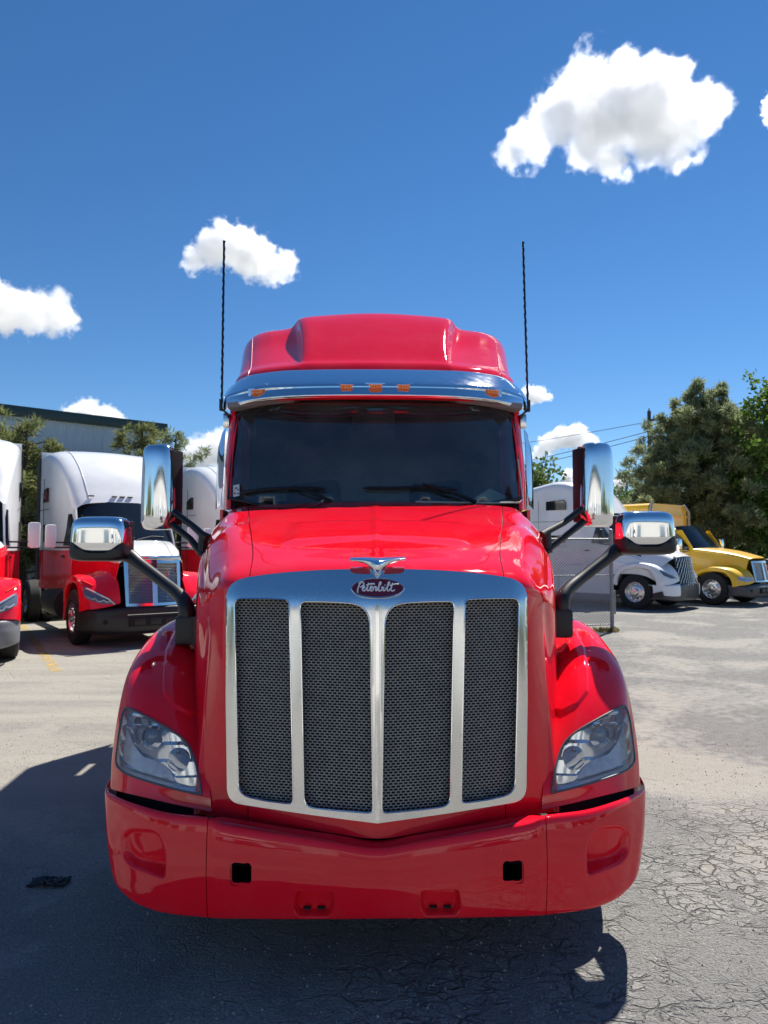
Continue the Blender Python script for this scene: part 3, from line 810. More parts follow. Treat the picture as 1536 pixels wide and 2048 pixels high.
for k, r in enumerate(RN):
    q = [H(*p) for p in r]; e = q[-1]
    lo = 2.84 if k < 5 else 2.75
    q += [(e[0] + (.02 if k > 2 else 0), e[1] + .01, e[2] * .7 + lo * .3), (e[0] + .02, e[1] + .02, lo)]
    rn.append(q)
RG = surf(np.array(rn), np.linspace(0, 8, 150), np.linspace(0, 7, 130), symu=True)
grid('roof_fairing', full(RG), red, T, face=(0, -1, 1), solid=.006)
for sgn in (-1, 1):     # moulding line down each shoulder of the fairing
    us = [5.05]; q = surf(np.array(rn), us, np.linspace(.3, 5, 40))[:, 0] + (0, -.002, .002); q[:, 0] *= sgn
    MB().tube(q, .0035, n=5).build('fairing_seam', simple('red_seam', (.75, .12, .14), rough=.3) if 'red_seam' not in MATS else MATS['red_seam'], T)
# doors, sleeper sides, back wall
def side_grid(pts, nz=2):
    return np.array(pts)
def strip(name, prof, z0, z1, mat, **k):
    """prof: (x, d) along the side, from front to back"""
    P = curve_pts(np.array(prof), 30)
    G = np.array([[(x, d, z) for x, d in P] for z in np.linspace(z0, z1, 6)])
    return gpair(name, G, mat, T, face=(1, 0, 0), solid=.02, **k)
dprof = [(1.095, 5.42), (1.12, 5.7), (1.14, 6.0), (1.15, 6.32)]
doors = strip('door', dprof, .98, 2.06, red)
strip('door_trim', [(x - .03, d) for x, d in dprof], 1.0, 2.05, int_dark)
gpair('pillar_trim', surf(APn + np.array((-.022, .028, 0)), np.linspace(0, 3, 14), np.linspace(0, 4, 20)), int_dark, T, face=(-.3, 1, 0))
strip('cowl_side', [(1.05, 4.80), (1.065, 5.0), (1.08, 5.2), (1.093, 5.415)], 1.0, 2.055, red)
dw = strip('door_window', dprof, 2.062, 2.76, dark_glass)
for a_, b_ in zip(dw, doors): a_.parent = b_
strip('door_header', dprof, 2.762, 2.88, red)
strip('sleeper_side', [(1.155, 6.325), (1.20, 6.5), (1.215, 7.0), (1.215, 8.35)], .9, 2.80, red)
G = np.array([[(x, 8.355, z) for x in (-1.21, 0, 1.21)] for z in (.9, 2.0, 3.0, 3.72)]); grid('sleeper_back', G, red, T, solid=.03)
for sgn in (-1, 1):
    MB().box((sgn * 1.04, 5.7, .75), (.3, 1.5, .42), bev=.03).build('side_step', black, T)
# bright weather shields on the door windows, just behind the pillars
DF = [[(299, 858, 5.42), (305, 866, 5.50), (308, 876, 5.56)], [(302, 900, 5.40), (311, 902, 5.48), (314, 906, 5.54)], [(304, 960, 5.36), (314, 962, 5.46), (317, 966, 5.52)], [(309, 1010, 5.34), (315, 1016, 5.44), (318, 1020, 5.50)]]
DFn = np.array([[H(*p) for p in r] for r in DF])
gpair('window_deflector', surf(DFn, np.linspace(0, 2, 14), np.linspace(0, 3, 24)), simple('mirror_tint', (.62, .66, .72), rough=.05, metal=1), T, face=(.5, -1, 0), solid=.005)
for sgn in (-1, 1):
    p = H(296 * sgn, 842, 5.5); MB().box(p, (.05, .06, .11), bev=.012).build('pillar_clip', chrome_dull, T)
# wipers
def wiper(blade, arm, name='wiper'):
    q = [on_screen(x, y, .025) for x, y in curve_pts(np.array(blade, float), 14)]
    o = MB().tube(q, [.006] + [.013] * 12 + [.006], n=8, flat=1.0).build(name, black, T)
    q2 = [on_screen(x, y, .045 - .01 * k / 4) for k, (x, y) in enumerate(curve_pts(np.array(arm, float), 5))]
    MB().tube(q2, [.008, .010, .012, .014, .016], n=8).build('wiper_arm', black, o)
    return o
wiper([(-267, 988), (-220, 982), (-150, 979), (-100, 981)], [(-160, 979), (-128, 990), (-98, 1002), (-88, 1008)])
wiper([(-25, 979), (40, 979), (100, 977), (165, 982)], [(92, 972), (130, 982), (168, 994), (200, 1008)])
# cowl under the glass
G = np.array([[(x, 4.72 + .25 * (x / 1.05) ** 2 * 1.2, 2.06 - .03 * (x / 1.05) ** 2), (x, 4.98 + .25 * (x / 1.05) ** 2 * 1.2, 2.05 - .03 * (x / 1.05) ** 2)] for x in np.linspace(-1.05, 1.05, 24)])
grid('cowl', G, black, T, face=(0, 0, 1), solid=.02)
# antennas: black whips on brackets at the visor ends
for sgn, tx, ty in ((-1, -301.5, 484), (1, 296, 482)):
    base = Vector(H(306 * sgn, 806, 5.42)); tip = Vector(H(tx, ty, 5.42))
    n = 60
    pts = [base + (tip - base) * (k / n) + Vector((.0018 * math.sin(k * 1.9), 0, 0)) for k in range(n + 1)]
    whip = MB().tube(pts, [.0085 if k % 3 else .0105 for k in range(n)] + [.012], n=7).build('antenna', blackg, T)
    b = MB(); b.box(base + Vector((sgn * .006, 0, -.02)), (.02, .04, .09), bev=.004); b.box(base + Vector((-sgn * .03, 0, -.075)), (.08, .035, .016), rot=Matrix.Rotation(sgn * -.7, 3, 'Y'), bev=.003)
    b.build('antenna_bracket', black, whip)
# ---- mirrors
def pod(c, w, dep, h, e1=.35, e2=.6, nu=44, nv=26, tilt=0.0, yaw=0.0, cut=None):
    G = np.zeros((nv, nu, 3))
    for i, v_ in enumerate(np.linspace(-math.pi / 2, math.pi / 2, nv)):
        for j, u in enumerate(np.linspace(-math.pi, math.pi, nu)):
            cs = lambda a, e: math.copysign(abs(math.cos(a)) ** e, math.cos(a)); sn = lambda a, e: math.copysign(abs(math.sin(a)) ** e, math.sin(a))
            x = w / 2 * cs(v_, e1) * cs(u, e2); y = dep / 2 * cs(v_, e1) * sn(u, e2); z = h / 2 * sn(v_, e1)
            if y > 0: y *= .35
            G[i, j] = (x * (1 + .10 * (-z / h)) , y, z)
    M = Matrix.Rotation(yaw, 3, 'Z') @ Matrix.Rotation(tilt, 3, 'Y')
    return np.array([[M @ Vector(p) + Vector(c) for p in r] for r in G])
for sgn in (-1, 1):
    # tall door mirror
    h0 = -429 if sgn < 0 else 441.5; y0 = 976 if sgn < 0 else 970
    c = Vector(H(h0, y0, 5.02))
    G = pod(c, .242, .20, .600, e1=.30, e2=.72, yaw=sgn * .35)
    mo = grid('door_mirror', G, chrome, T, recalc=True)
    MB().box(c + Vector((sgn * -.012, .045, 0)), (.225, .03, .56), rz=sgn * .35, bev=.012).build('mirror_back', black, mo)
    MB().box(c + Vector((sgn * -.018, .064, 0)), (.19, .012, .50), rz=sgn * .35).build('mirror_glass', chrome, mo)
    MB().box(c + Vector((-sgn * .102, .0, .0)), (.05, .14, .53), rz=sgn * .35, bev=.016).build('mirror_hinge', black, mo)
    b = MB()
    e_ = 340 * sgn
    hx = h0 - sgn * 30
    b.tube([H(hx + sgn * 8, y0 + 44, 5.0), H(hx - sgn * 10, y0 + 58, 4.96), H(hx - sgn * 35, y0 + 76, 4.9), H(e_ + sgn * 6, y0 + 92, 4.84), H(e_ - sgn * 6, y0 + 100, 4.82)], [.030, .027, .024, .027, .034], n=10, flat=.9, up=(0, 0, 1))
    b.tube([H(hx + sgn * 12, y0 + 66, 5.0), H(hx - sgn * 2, y0 + 80, 4.96), H(hx - sgn * 30, y0 + 102, 4.9), H(e_ + sgn * 12, y0 + 124, 4.84), H(e_ - sgn * 2, y0 + 138, 4.82)], [.030, .027, .024, .027, .030], n=10, flat=.9, up=(0, 0, 1))
    b.tube([H(e_ + sgn * 2, y0 + 92, 4.84), H(e_ + sgn * 6, y0 + 136, 4.84)], .034, n=10)
    b.build('mirror_arm', black, mo)
    # wide hood mirror on a bent arm
    h0 = -542 if sgn < 0 else 536.5; y0 = 1076 if sgn < 0 else 1064
    c = Vector(H(h0, y0, 4.08))
    G = pod(c + Vector((0, 0, .012)), .322, .215, .216, e1=.42, e2=.42, yaw=sgn * .10)
    hm = grid('hood_mirror', G, chrome, T, recalc=True)
    tray = pod(c + Vector((0, .004, -.052)), .330, .232, .160, e1=.40, e2=.42, yaw=sgn * .10, nu=150, nv=110)
    # lower bowl only, its rim dipping in front of the chrome
    dx = np.abs(tray[..., 0] - c.x)
    tray[..., 2] = np.minimum(tray[..., 2], c.z - .086 + .066 * sstep(.04, .168, dx))
    grid('mirror_tray', tray, black, hm, recalc=True)
    MB().box(c + Vector((0, .05, 0)), (.32, .03, .195), rz=sgn * .10, bev=.012).build('mirror_back', black, hm)
    MB().box(c + Vector((0, .068, 0)), (.275, .012, .157), rz=sgn * .10).build('mirror_glass', chrome, hm)
    ix = h0 - sgn * 46
    pa = [H(ix + sgn * 26, y0 + 32, 4.08), H(ix - sgn * 2, y0 + 34, 4.08), H(ix - sgn * 28, y0 + 54, 4.05), H(ix - sgn * 75, y0 + 90, 3.97), H(ix - sgn * 106, y0 + 116, 3.90), H(ix - sgn * 118, y0 + 140, 3.86), H(ix - sgn * 119, y0 + 170, 3.87)]
    pa = curve_pts(np.array(pa), 26)
    b = MB().tube(pa, list(np.interp(np.linspace(0, 6, 26), [0, 1, 2, 3, 4, 5, 6], [.044, .044, .037, .034, .038, .046, .050])), n=12, flat=.95)
    p = Vector(H(ix - sgn * 119, y0 + 182, 3.87)); b.box(p, (.105, .12, .155), bev=.022)
    p2 = Vector(H(ix - sgn * 138, y0 + 182, 3.88)); b.box(p2, (.03, .13, .15), bev=.006)
    b.build('mirror_arm', black, hm)
# ---- cabin interior
b = MB(); Gd_ = np.array([[(x, d + .18 * (x / 1.0) ** 2, z) for x in np.linspace(-1.02, 1.02, 12)] for d, z in ((4.92, 2.02), (5.15, 2.05), (5.45, 2.03), (5.55, 1.9), (5.56, 1.4))])
grid('dashboard', Gd_, int_dark, T, face=(0, 0, 1), solid=.02)
MB().box((.5, 5.36, 2.06), (.5, .30, .12), bev=.05).build('instrument_hood', int_dark, T)
sw = MB(); cS = Vector((.5, 5.68, 1.96)); axs = Vector((0, .75, .66)).normalized(); e1 = Vector((1, 0, 0)); e2 = axs.cross(e1)
sw.tube([cS + (e1 * math.cos(a) + e2 * math.sin(a)) * .22 for a in np.linspace(0, 2 * math.pi, 33)], .016, n=8, caps=False)
for a in (0, 2.4, 3.9): sw.tube([cS, cS + (e1 * math.cos(a) + e2 * math.sin(a)) * .22], .014, n=6)
sw.build('steering_wheel', blackg, T)
for x in (-.55, .55):
    st = MB().box((x, 6.15, 1.55), (.52, .52, .16), bev=.05).build('seat', int_dark, T)
    MB().box((x, 6.38, 2.0), (.50, .14, .85), rot=Matrix.Rotation(-.12, 3, 'X'), bev=.05).build('seat_back', int_dark, st)
    MB().box((x, 6.42, 2.53), (.30, .10, .2), bev=.04).build('head_restraint', int_dark, st)
cu = np.array([[(x, 6.36 + .006 * math.sin(x * 11), z) for x in np.linspace(-1.135, 1.135, 160)] for z in (1.0, 2.0, 2.9)])
grid('sleeper_curtain', cu, int_grey, T, face=(0, -1, 0))
grid('headliner', np.array([[(x, d, 2.90 - .05 * x * x) for x in np.linspace(-1.1, 1.1, 9)] for d in (5.26, 5.7, 6.7)]), int_grey, T, face=(0, 0, -1), solid=.04)
grid('cab_floor', np.array([[(x, d, 1.0) for x in (-1.09, 1.09)] for d in (4.9, 6.7)]), int_dark, T, solid=.04)
for x in (-.55, .52):
    MB().box((x, 5.42, 2.73), (.74, .10, .20), rot=Matrix.Rotation(.45, 3, 'X'), bev=.02).build('inner_visor', int_dark, T)
b = MB(); c = Vector(H(238, 990, 5.17)); b.prism([c + Vector(q) for q in ((-.17, 0, -.05), (.0, .05, .05), (.17, .05, -.03), (.16, .02, -.06))], (0, .006, .004))
set_org((0, 0, 0))
pp = b.build('paper_sheet', paper, None, smooth=False)
tag(pp, 'pale green folded paper lying on the dashboard behind the windshield', 'paper')
# ================================================================== ground
set_org((0, 0, 0))
m, n, l, b = new_mat('worn_asphalt')
def N(t, **k):
    x = n.new(t)
    for a, v in k.items():
        if a.startswith('i_'): x.inputs[a[2:].replace('_', ' ')].default_value = v
        else: setattr(x, a, v)
    return x
geo = N('ShaderNodeNewGeometry')
def noise(scale, detail=6, rough=.6, dist=0.0, vec=None):
    z = N('ShaderNodeTexNoise'); z.inputs['Scale'].default_value = scale; z.inputs['Detail'].default_value = detail
    z.inputs['Roughness'].default_value = rough; z.inputs['Distortion'].default_value = dist
    l.new(vec or geo.outputs['Position'], z.inputs['Vector']); return z.outputs['Fac']
def ramp(v, a, b_, lo=0.0, hi=1.0):
    r = N('ShaderNodeMapRange'); r.interpolation_type = 'SMOOTHSTEP'
    for k, q in (('From Min', a), ('From Max', b_), ('To Min', lo), ('To Max', hi)): r.inputs[k].default_value = q
    l.new(v, r.inputs['Value']); return r.outputs['Result']
def mth(op, a, b_=None):
    x = N('ShaderNodeMath', operation=op)
    for i, q in enumerate((a, b_)):
        if q is None: continue
        if isinstance(q, (int, float)): x.inputs[i].default_value = q
        else: l.new(q, x.inputs[i])
    return x.outputs[0]
def mixc(f, a, b_):
    x = N('ShaderNodeMix', data_type='RGBA')
    for k, q in (('Factor', f), ('A', a), ('B', b_)):
        if isinstance(q, tuple): x.inputs[k].default_value = (*q, 1)
        elif isinstance(q, (int, float)): x.inputs[k].default_value = q
        else: l.new(q, x.inputs[k])
    return x.outputs['Result']
sep = N('ShaderNodeSeparateXYZ'); l.new(geo.outputs['Position'], sep.inputs[0])
X, Y = sep.outputs['X'], sep.outputs['Y']
fine = noise(260, 3, .7); grit = noise(70, 5, .75); mid = noise(9, 6, .6); big = noise(.55, 5, .55, .6); big2 = noise(.22, 4, .5)
agg = N('ShaderNodeTexVoronoi'); agg.inputs['Scale'].default_value = 95; l.new(geo.outputs['Position'], agg.inputs['Vector'])
base = mixc(ramp(grit, .3, .7), (.205, .20, .192), (.325, .317, .298))
base = mixc(ramp(agg.outputs['Color'], .55, 1.0, 0, .55), base, (.43, .415, .38))
dustc = mixc(ramp(fine, .3, .7), (.295, .275, .235), (.395, .376, .325))
pave = mixc(ramp(mid, .3, .7), (.205, .20, .186), (.275, .268, .246))
# dust: strong on the left and far side, patchy near by on the right
left = ramp(X, -2.5, .5, 1.0, 0.0)
far = ramp(Y, 4.2, 6.0)
dz = mth('MULTIPLY', left, far)
patch = ramp(mth('ADD', mth('ADD', big, mth('MULTIPLY', mid, .35)), mth('MULTIPLY', grit, .25)), .78, .93, 0, .8)
stretch = N('ShaderNodeMapping'); stretch.inputs['Scale'].default_value = (.25, 1.6, 1); stretch.inputs['Rotation'].default_value = (0, 0, .25)
l.new(geo.outputs['Position'], stretch.inputs['Vector'])
streak = noise(1.3, 6, .6, .3, stretch.outputs['Vector'])
dfac = mth('MAXIMUM', mth('MULTIPLY', dz, ramp(streak, .32, .60, .45, 1.0)), patch)
smoothz = ramp(mth('ADD', Y, mth('MULTIPLY', big, 2.0)), 6.0, 7.4)
col = mixc(mth('MULTIPLY', smoothz, .75), base, pave)
col = mixc(mth('MULTIPLY', ramp(streak, .35, .7), .25), col, (.19, .185, .18))
col = mixc(dfac, col, dustc)
# cracks
wz = N('ShaderNodeTexNoise'); wz.inputs['Scale'].default_value = 3.2; wz.inputs['Detail'].default_value = 4; l.new(geo.outputs['Position'], wz.inputs['Vector'])
ad = N('ShaderNodeMix', data_type='VECTOR'); ad.inputs['Factor'].default_value = .20
l.new(geo.outputs['Position'], ad.inputs['A']); l.new(wz.outputs['Color'], ad.inputs['B'])
def cracks(scale, w):
    v = N('ShaderNodeTexVoronoi', feature='DISTANCE_TO_EDGE'); v.inputs['Scale'].default_value = scale
    mp = N('ShaderNodeMapping'); mp.inputs['Scale'].default_value = (.8, 1.25, 1); mp.inputs['Rotation'].default_value = (0, 0, -.35)
    l.new(ad.outputs['Result'], mp.inputs['Vector']); l.new(mp.outputs['Vector'], v.inputs['Vector'])
    return ramp(v.outputs['Distance'], 0, w, 1, 0)
cm = mth('MULTIPLY', ramp(mth('ADD', big, mth('MULTIPLY', noise(2.6, 5, .6), .5)), .58, .78), mth('MULTIPLY', ramp(Y, 5.4, 4.6), ramp(X, -.6, .4, .25, 1)))
cr1 = mth('MULTIPLY', cracks(6.5, .05), cm); cr2 = mth('MULTIPLY', mth('MULTIPLY', cracks(15, .08), ramp(big2, .36, .5)), cm)
cr3 = mth('MULTIPLY', mth('MULTIPLY', cracks(.5, .004), .35), ramp(mid, .42, .6))
cr = mth('MAXIMUM', mth('MULTIPLY', mth('MAXIMUM', cr1, mth('MULTIPLY', cr2, .7)), ramp(mid, .38, .55)), cr3)
col = mixc(mth('MULTIPLY', cr, .40), col, (.07, .066, .06))
l.new(col, b.inputs['Base Color']); b.inputs['Roughness'].default_value = .93; b.inputs['Specular IOR Level'].default_value = .2
hgt = mth('ADD', mth('MULTIPLY', grit, .55), mth('ADD', mth('MULTIPLY', agg.outputs['Distance'], -.25), mth('MULTIPLY', mid, .9)))
hgt = mth('SUBTRACT', mth('MULTIPLY', hgt, mth('SUBTRACT', 1.0, mth('MULTIPLY', dfac, .55))), mth('MULTIPLY', cr, .9))
bp = N('ShaderNodeBump'); bp.inputs['Strength'].default_value = 1.0; bp.inputs['Distance'].default_value = .028
l.new(hgt, bp.inputs['Height']); l.new(bp.outputs['Normal'], b.inputs['Normal'])
asphalt = m
# near part finely divided and slightly uneven, far part one sheet reaching the horizon
gx, gy = np.linspace(-60, 60, 61), np.linspace(-60, 80, 71)
g = mesh('ground', [(x, y, 0) for x, y in ((-6000, -6000), (6000, -6000), (6000, 6000), (-6000, 6000))], [(0, 1, 2, 3)], asphalt, smooth=False)
g['kind'] = 'structure'
# ================================================================== parked trucks
bg_glass = simple('parked_truck_glass', (.012, .016, .022), rough=.04, spec=.6, var=.4, scale=1.2)
grey_plastic = simple('grey_plastic', (.20, .21, .23), rough=.5, var=.25, scale=3)
yellow = simple('yellow_paint', (.96, .55, .008), rough=.35, coat=.6, var=.10, scale=2)
lamp_dark = simple('dark_lamp', (.12, .15, .19), rough=.08, coat=1)
lamp_pale = simple('pale_lamp', (.50, .54, .58), rough=.12, metal=.4, coat=1)
grille_dark = simple('dark_grille', (.07, .07, .08), rough=.35, metal=.4)
wheel_rust = simple('dusty_wheel', (.30, .26, .21), rough=.7, var=.6, scale=12)
box_grey = simple('box_grey', (.33, .34, .35), rough=.5, metal=.3)
def ray_on(G, p, dr, off=.006):
    bv = BVHTree.FromPolygons([Vector(q) for q in G.reshape(-1, 3)], gfaces(*G.shape[:2]))
    def f(x, z):
        o = Vector(p(x, z)); hit = bv.ray_cast(o, Vector(dr))[0]
        return (hit if hit is not None else o + Vector(dr) * 1.2) - Vector(dr) * off
    return f
def conv_truck(name, loc, rz, label, up, low, hood_up, bumper_mat, zs=1.0, day=False, style='k', group=None, roof_k=1.0):
    T2 = thing(name, loc, label, 'truck', group, rz)
    set_org((0, 0, 0))
    Z = lambda z: z * zs
    belt = Z(1.74)
    back = 3.05 if day else 4.35
    # roof and upper cab: rows from the windscreen header to the back
    if day:
        RR = [(2.30, 2.62, .92), (2.42, 2.70, .97), (2.65, 2.73, 1.0), (3.05, 2.70, 1.02)]
    elif style == 'v':
        RR = [(2.20, 2.74, .95), (2.38, 2.98, 1.0), (2.75, 3.40, 1.08), (3.25, 3.68, 1.16), (3.75, 3.76, 1.20), (4.15, 3.72, 1.21), (4.75, 3.62, 1.21)]; back = 4.75
    else:
        RR = [(2.26, 2.74, .95), (2.42, 2.98, .99), (2.75, 3.40, 1.06), (3.25, 3.78, 1.14), (3.75, 3.95, 1.19), (4.35, 4.0, 1.22)]
    net = []
    for y, z, w in RR:
        z = Z(z)
        row = [(0, y, z), (w * .4, y, z - .01), (w * .72, y, z - .04), (w * .90, y, z - .10), (w * .985, y + .01, z - .22)]
        zb = max(z - .5, belt + .15)
        row += [(w, y + .02, zb), (w + .01, y + .03, (zb + belt) / 2), (w + .012, y + .03, belt)]
        net.append(row)
    Gr = surf(np.array(net), np.linspace(0, 7, 50), np.linspace(0, len(net) - 1, 40), symu=True)
    grid('upper_cab', full(Gr), up, T2, face=(0, -.3, 1), solid=.01)
    Gs = np.array([[(RR[-1][2] * k, back, z) for k in np.linspace(-1, 1, 9)] for z in np.linspace(Z(.95), Z(RR[-1][1]) - .06, 6)])
    grid('cab_back', Gs, up, T2, solid=.02)
    if style != 'v' and not day:
        for s in (-1, 1): MB().box((s * (RR[-1][2] + .02), back + .16, Z(2.45)), (.02, .34, Z(2.7)), bev=.006).build('side_extender', black, T2)
    # door and lower cab side
    xs = [(.985, 1.92), (1.02, 2.3), (1.06, 2.9), (1.12, 3.3), (RR[-1][2] + .006, 3.9), (RR[-1][2] + .006, back)] if not day else [(.985, 1.92), (1.01, 2.3), (1.03, back)]
    P = curve_pts(np.array(xs), 24)
    Gl = np.array([[(x, y, z) for x, y in P] for z in np.linspace(Z(.92), belt + .004, 5)])
    gpair('lower_cab_side', Gl, low, T2, face=(1, 0, 0), solid=.02)
    # door top with slanted pillar
    tri = [(0.985, 1.80, belt), (.99, 2.33, belt), (.965, 2.33, Z(2.58)), (.94, 2.22, Z(2.58)), (.965, 1.86, Z(1.98))]
    MB().prism(tri, (-.03, 0, 0)).pair('door_pillar', up, T2)
    win = [(1.0, 1.95, belt + .10), (1.035, 2.85, belt + .10), (1.005, 2.85, Z(2.48)), (.97, 2.36, Z(2.48)), (.985, 1.98, Z(2.02))]
    if day: win = [(1.008, 1.95, belt + .10), (1.034, 2.85, belt + .10), (1.02, 2.85, Z(2.46)), (.985, 2.36, Z(2.46)), (1.0, 1.98, Z(2.02))]
    win = [(x + .03, y, z) for x, y, z in win]
    MB().prism(win, (-.03, 0, 0)).pair('door_window', bg_glass, T2)
    MB().tube([(1.055, 2.92, Z(1.0)), (1.055, 2.92, belt + .5)], .006, n=4).pair('door_gap', black, T2)
    MB().box((1.06, 2.72, belt - .12), (.03, .16, .04)).pair('door_handle', black, T2)
    if not day:
        xw = RR[-1][2] + .018
        if style == 'k':
            w1 = [(xw, 3.62, 2.78), (xw, 3.98, 2.78), (xw, 3.98, 2.98), (xw, 3.78, 3.06), (xw, 3.62, 3.08)]; w2 = [(xw, 3.62, 1.92), (xw, 3.84, 1.92), (xw, 3.84, 2.3), (xw, 3.62, 2.3)]
        else:
            w1 = [(xw, 3.35, 2.98), (xw, 4.05, 2.98), (xw, 4.05, 3.26), (xw, 3.42, 3.30), (xw, 3.35, 3.2)]; w2 = [(xw, 3.4, 1.95), (xw, 3.95, 1.95), (xw, 3.95, 2.18), (xw, 3.4, 2.18)]
        for w_ in (w1, w2): MB().prism(w_, (-.05, 0, 0)).pair('sleeper_window', bg_glass, T2)
        for z in (2.62, belt + .003): MB().tube([(xw - .006, 3.35, z), (xw - .006, back, z)], .006, n=4).pair('panel_gap', black, T2)
        MB().tube([(xw - .008, back - .42, Z(1.0)), (xw - .008, back - .42, 3.3)], .006, n=4).pair('panel_gap', black, T2)
        # roof mouldings and marker lamps
        MB().tube([Gr[k, 13] + np.array((0, -.002, .004)) for k in range(2, 36)], .009, n=6).pair('roof_moulding', up, T2)
        for x in (-.62, -.16, 0, .16, .62):
            MB().box((x, 2.315, 2.86), (.11, .03, .028), bev=.006).build('marker_light', amber if style == 'v' else grille_dark, T2)
    # windscreen
    W2 = [[(0, 1.60, 1.93), (.45, 1.66, 1.93), (.80, 1.80, 1.92), (.955, 1.98, 1.90)], [(0, 1.92, 2.33), (.43, 1.97, 2.33), (.76, 2.10, 2.32), (.91, 2.25, 2.30)], [(0, 2.24, 2.74), (.42, 2.28, 2.74), (.72, 2.38, 2.73), (.87, 2.50, 2.70)]]
    Gw2 = surf(np.array([[(x, y, Z(z)) for x, y, z in r] for r in W2]), np.linspace(0, 3, 24), np.linspace(0, 2, 14), symu=True)
    grid('windshield', full(Gw2), bg_glass, T2, face=(0, -1, 0), solid=.01)
    for s in (-1, 1): MB().tube([(s * .1, 1.58, Z(1.95)), (s * .1 + .35, 1.74, Z(2.03)), (s * .1 + .62, 1.80, Z(2.02))], .012, n=6).build('wiper', black, T2)
    # hood: top skin and sides
    Ht = [[(0, .16, 1.60), (.30, .18, 1.60), (.50, .22, 1.58), (.585, .27, 1.52)], [(0, .55, 1.72), (.33, .57, 1.72), (.56, .60, 1.70), (.655, .64, 1.63)], [(0, 1.1, 1.85), (.40, 1.1, 1.85), (.70, 1.12, 1.82), (.81, 1.14, 1.74)], [(0, 1.68, 1.955), (.48, 1.72, 1.95), (.86, 1.86, 1.92), (.985, 1.94, 1.84)]]
    if style == 'v':
        Ht = [[(0, .14, 1.47), (.35, .16, 1.46), (.66, .26, 1.40), (.93, .48, 1.16)], [(0, .55, 1.63), (.42, .57, 1.62), (.76, .64, 1.54), (1.04, .78, 1.27)], [(0, 1.1, 1.77), (.47, 1.1, 1.76), (.84, 1.14, 1.69), (1.09, 1.20, 1.42)], [(0, 1.68, 1.90), (.5, 1.72, 1.90), (.90, 1.86, 1.86), (1.06, 1.94, 1.62)]]
    Gh = surf(np.array([[(x, y, Z(z)) for x, y, z in r] for r in Ht]), np.linspace(0, 3, 26), np.linspace(0, 3, 26), symu=True)
    grid('hood_top', full(Gh), hood_up, T2, face=(0, -.3, 1), solid=.01)
    MB().tube([Gh[k, 12] + np.array((0, 0, .004)) for k in range(1, 25)], .008, n=5).pair('hood_crease', hood_up, T2)
    low_z = [.75, .92, .98, .95]
    Hs = [[r[-1], (r[-1][0] + .03, r[-1][1] + .03, r[-1][2] - .18), (r[-1][0] + .05, r[-1][1] + .06, (r[-1][2] + low_z[k]) / 2), (r[-1][0] + .05, r[-1][1] + .07, low_z[k])] for k, r in enumerate(Ht)]
    Ghs = surf(np.array([[(x, y, Z(z)) for x, y, z in r] for r in Hs]), np.linspace(0, 3, 20), np.linspace(0, 3, 24))
    gpair('hood_side', Ghs, low, T2, face=(1, -.3, 0), solid=.01)
    # fender over the wheel
    FR = [(.10, .70, .0), (.16, .90, .02), (.34, 1.10, .05), (.66, 1.25, .05), (1.10, 1.30, .03), (1.50, 1.22, .0), (1.74, 1.02, .0), (1.82, .72, .0)]
    fn = []
    for y, z, c in FR:
        fr_ = max(0, 1 - y / .75)
        row = [(.60, y - .02 * fr_, z + .10 + .06 * (1 - fr_)), (.80, y + .02 * fr_, z + .05), (1.0, y + .10 * fr_, z + .015), (1.13, y + .20 * fr_, z), (1.20, y + .32 * fr_, z - .03)]
        o = np.array(row[-1]); inn = np.array((0, 1.15 - o[1], .5 - o[2])); inn /= np.linalg.norm(inn)
        row += [tuple(o + np.array((.012, 0, 0)) + inn * .06), tuple(o + np.array((.004, 0, 0)) + inn * .12), tuple(o + np.array((-.06, 0, 0)) + inn * .13)]
        fn.append([(x, yy, Z(zz) if zz > .5 else zz) for x, yy, zz in row])
    Gfd = surf(np.array(fn), np.linspace(0, 7, 40), np.linspace(0, 7, 44))
    gpair('fender', Gfd, low if style != 'v' else up, T2, face=(.3, -1, 1), solid=.012)
    # headlamps laid on the fender front
    rp = ray_on(Gfd, lambda x, z: (x, -1.5, z), (0, 1, 0))
    if style == 'k':
        poly = [(.70, .80), (.80, .90), (.98, 1.0), (1.08, 1.06), (1.14, 1.10), (1.165, 1.02), (1.15, .90), (1.06, .86), (.9, .80)]; hm_ = lamp_dark
    elif style == 'v':
        poly = [(.70, .86), (.85, .97), (1.0, 1.06), (1.10, 1.12), (1.14, 1.06), (1.10, .95), (.95, .88)]; hm_ = lamp_dark
    else:
        poly = [(.66, .84), (.70, .96), (.90, .98), (1.05, 1.0), (1.14, .98), (1.16, .88), (1.0, .82)]; hm_ = lamp_pale
    poly = [(x, Z(z)) for x, z in poly]
    v_, f_ = plate(poly, [], .05, lambda x, z: rp(x, z))
    hl = pair('headlight', v_, f_, hm_, T2, face=(0, -1, 0), solid=.02)
    ledp = {'k': [(.70, .80), (.80, .90), (.98, 1.0), (1.08, 1.06), (1.12, 1.08)], 'v': [(.72, .87), (.85, .96), (1.0, 1.05), (1.08, 1.10)], 'y': [(.68, .86), (.71, .95), (.9, .965), (1.1, .98)]}[style]
    st1 = MB().tube([rp(x, Z(z)) + Vector((0, -.02, -.01)) for x, z in ledp], .016, n=6).pair('light_strip', lamp_pale, None)
    for a_, b_ in zip(st1, hl): a_.parent = b_
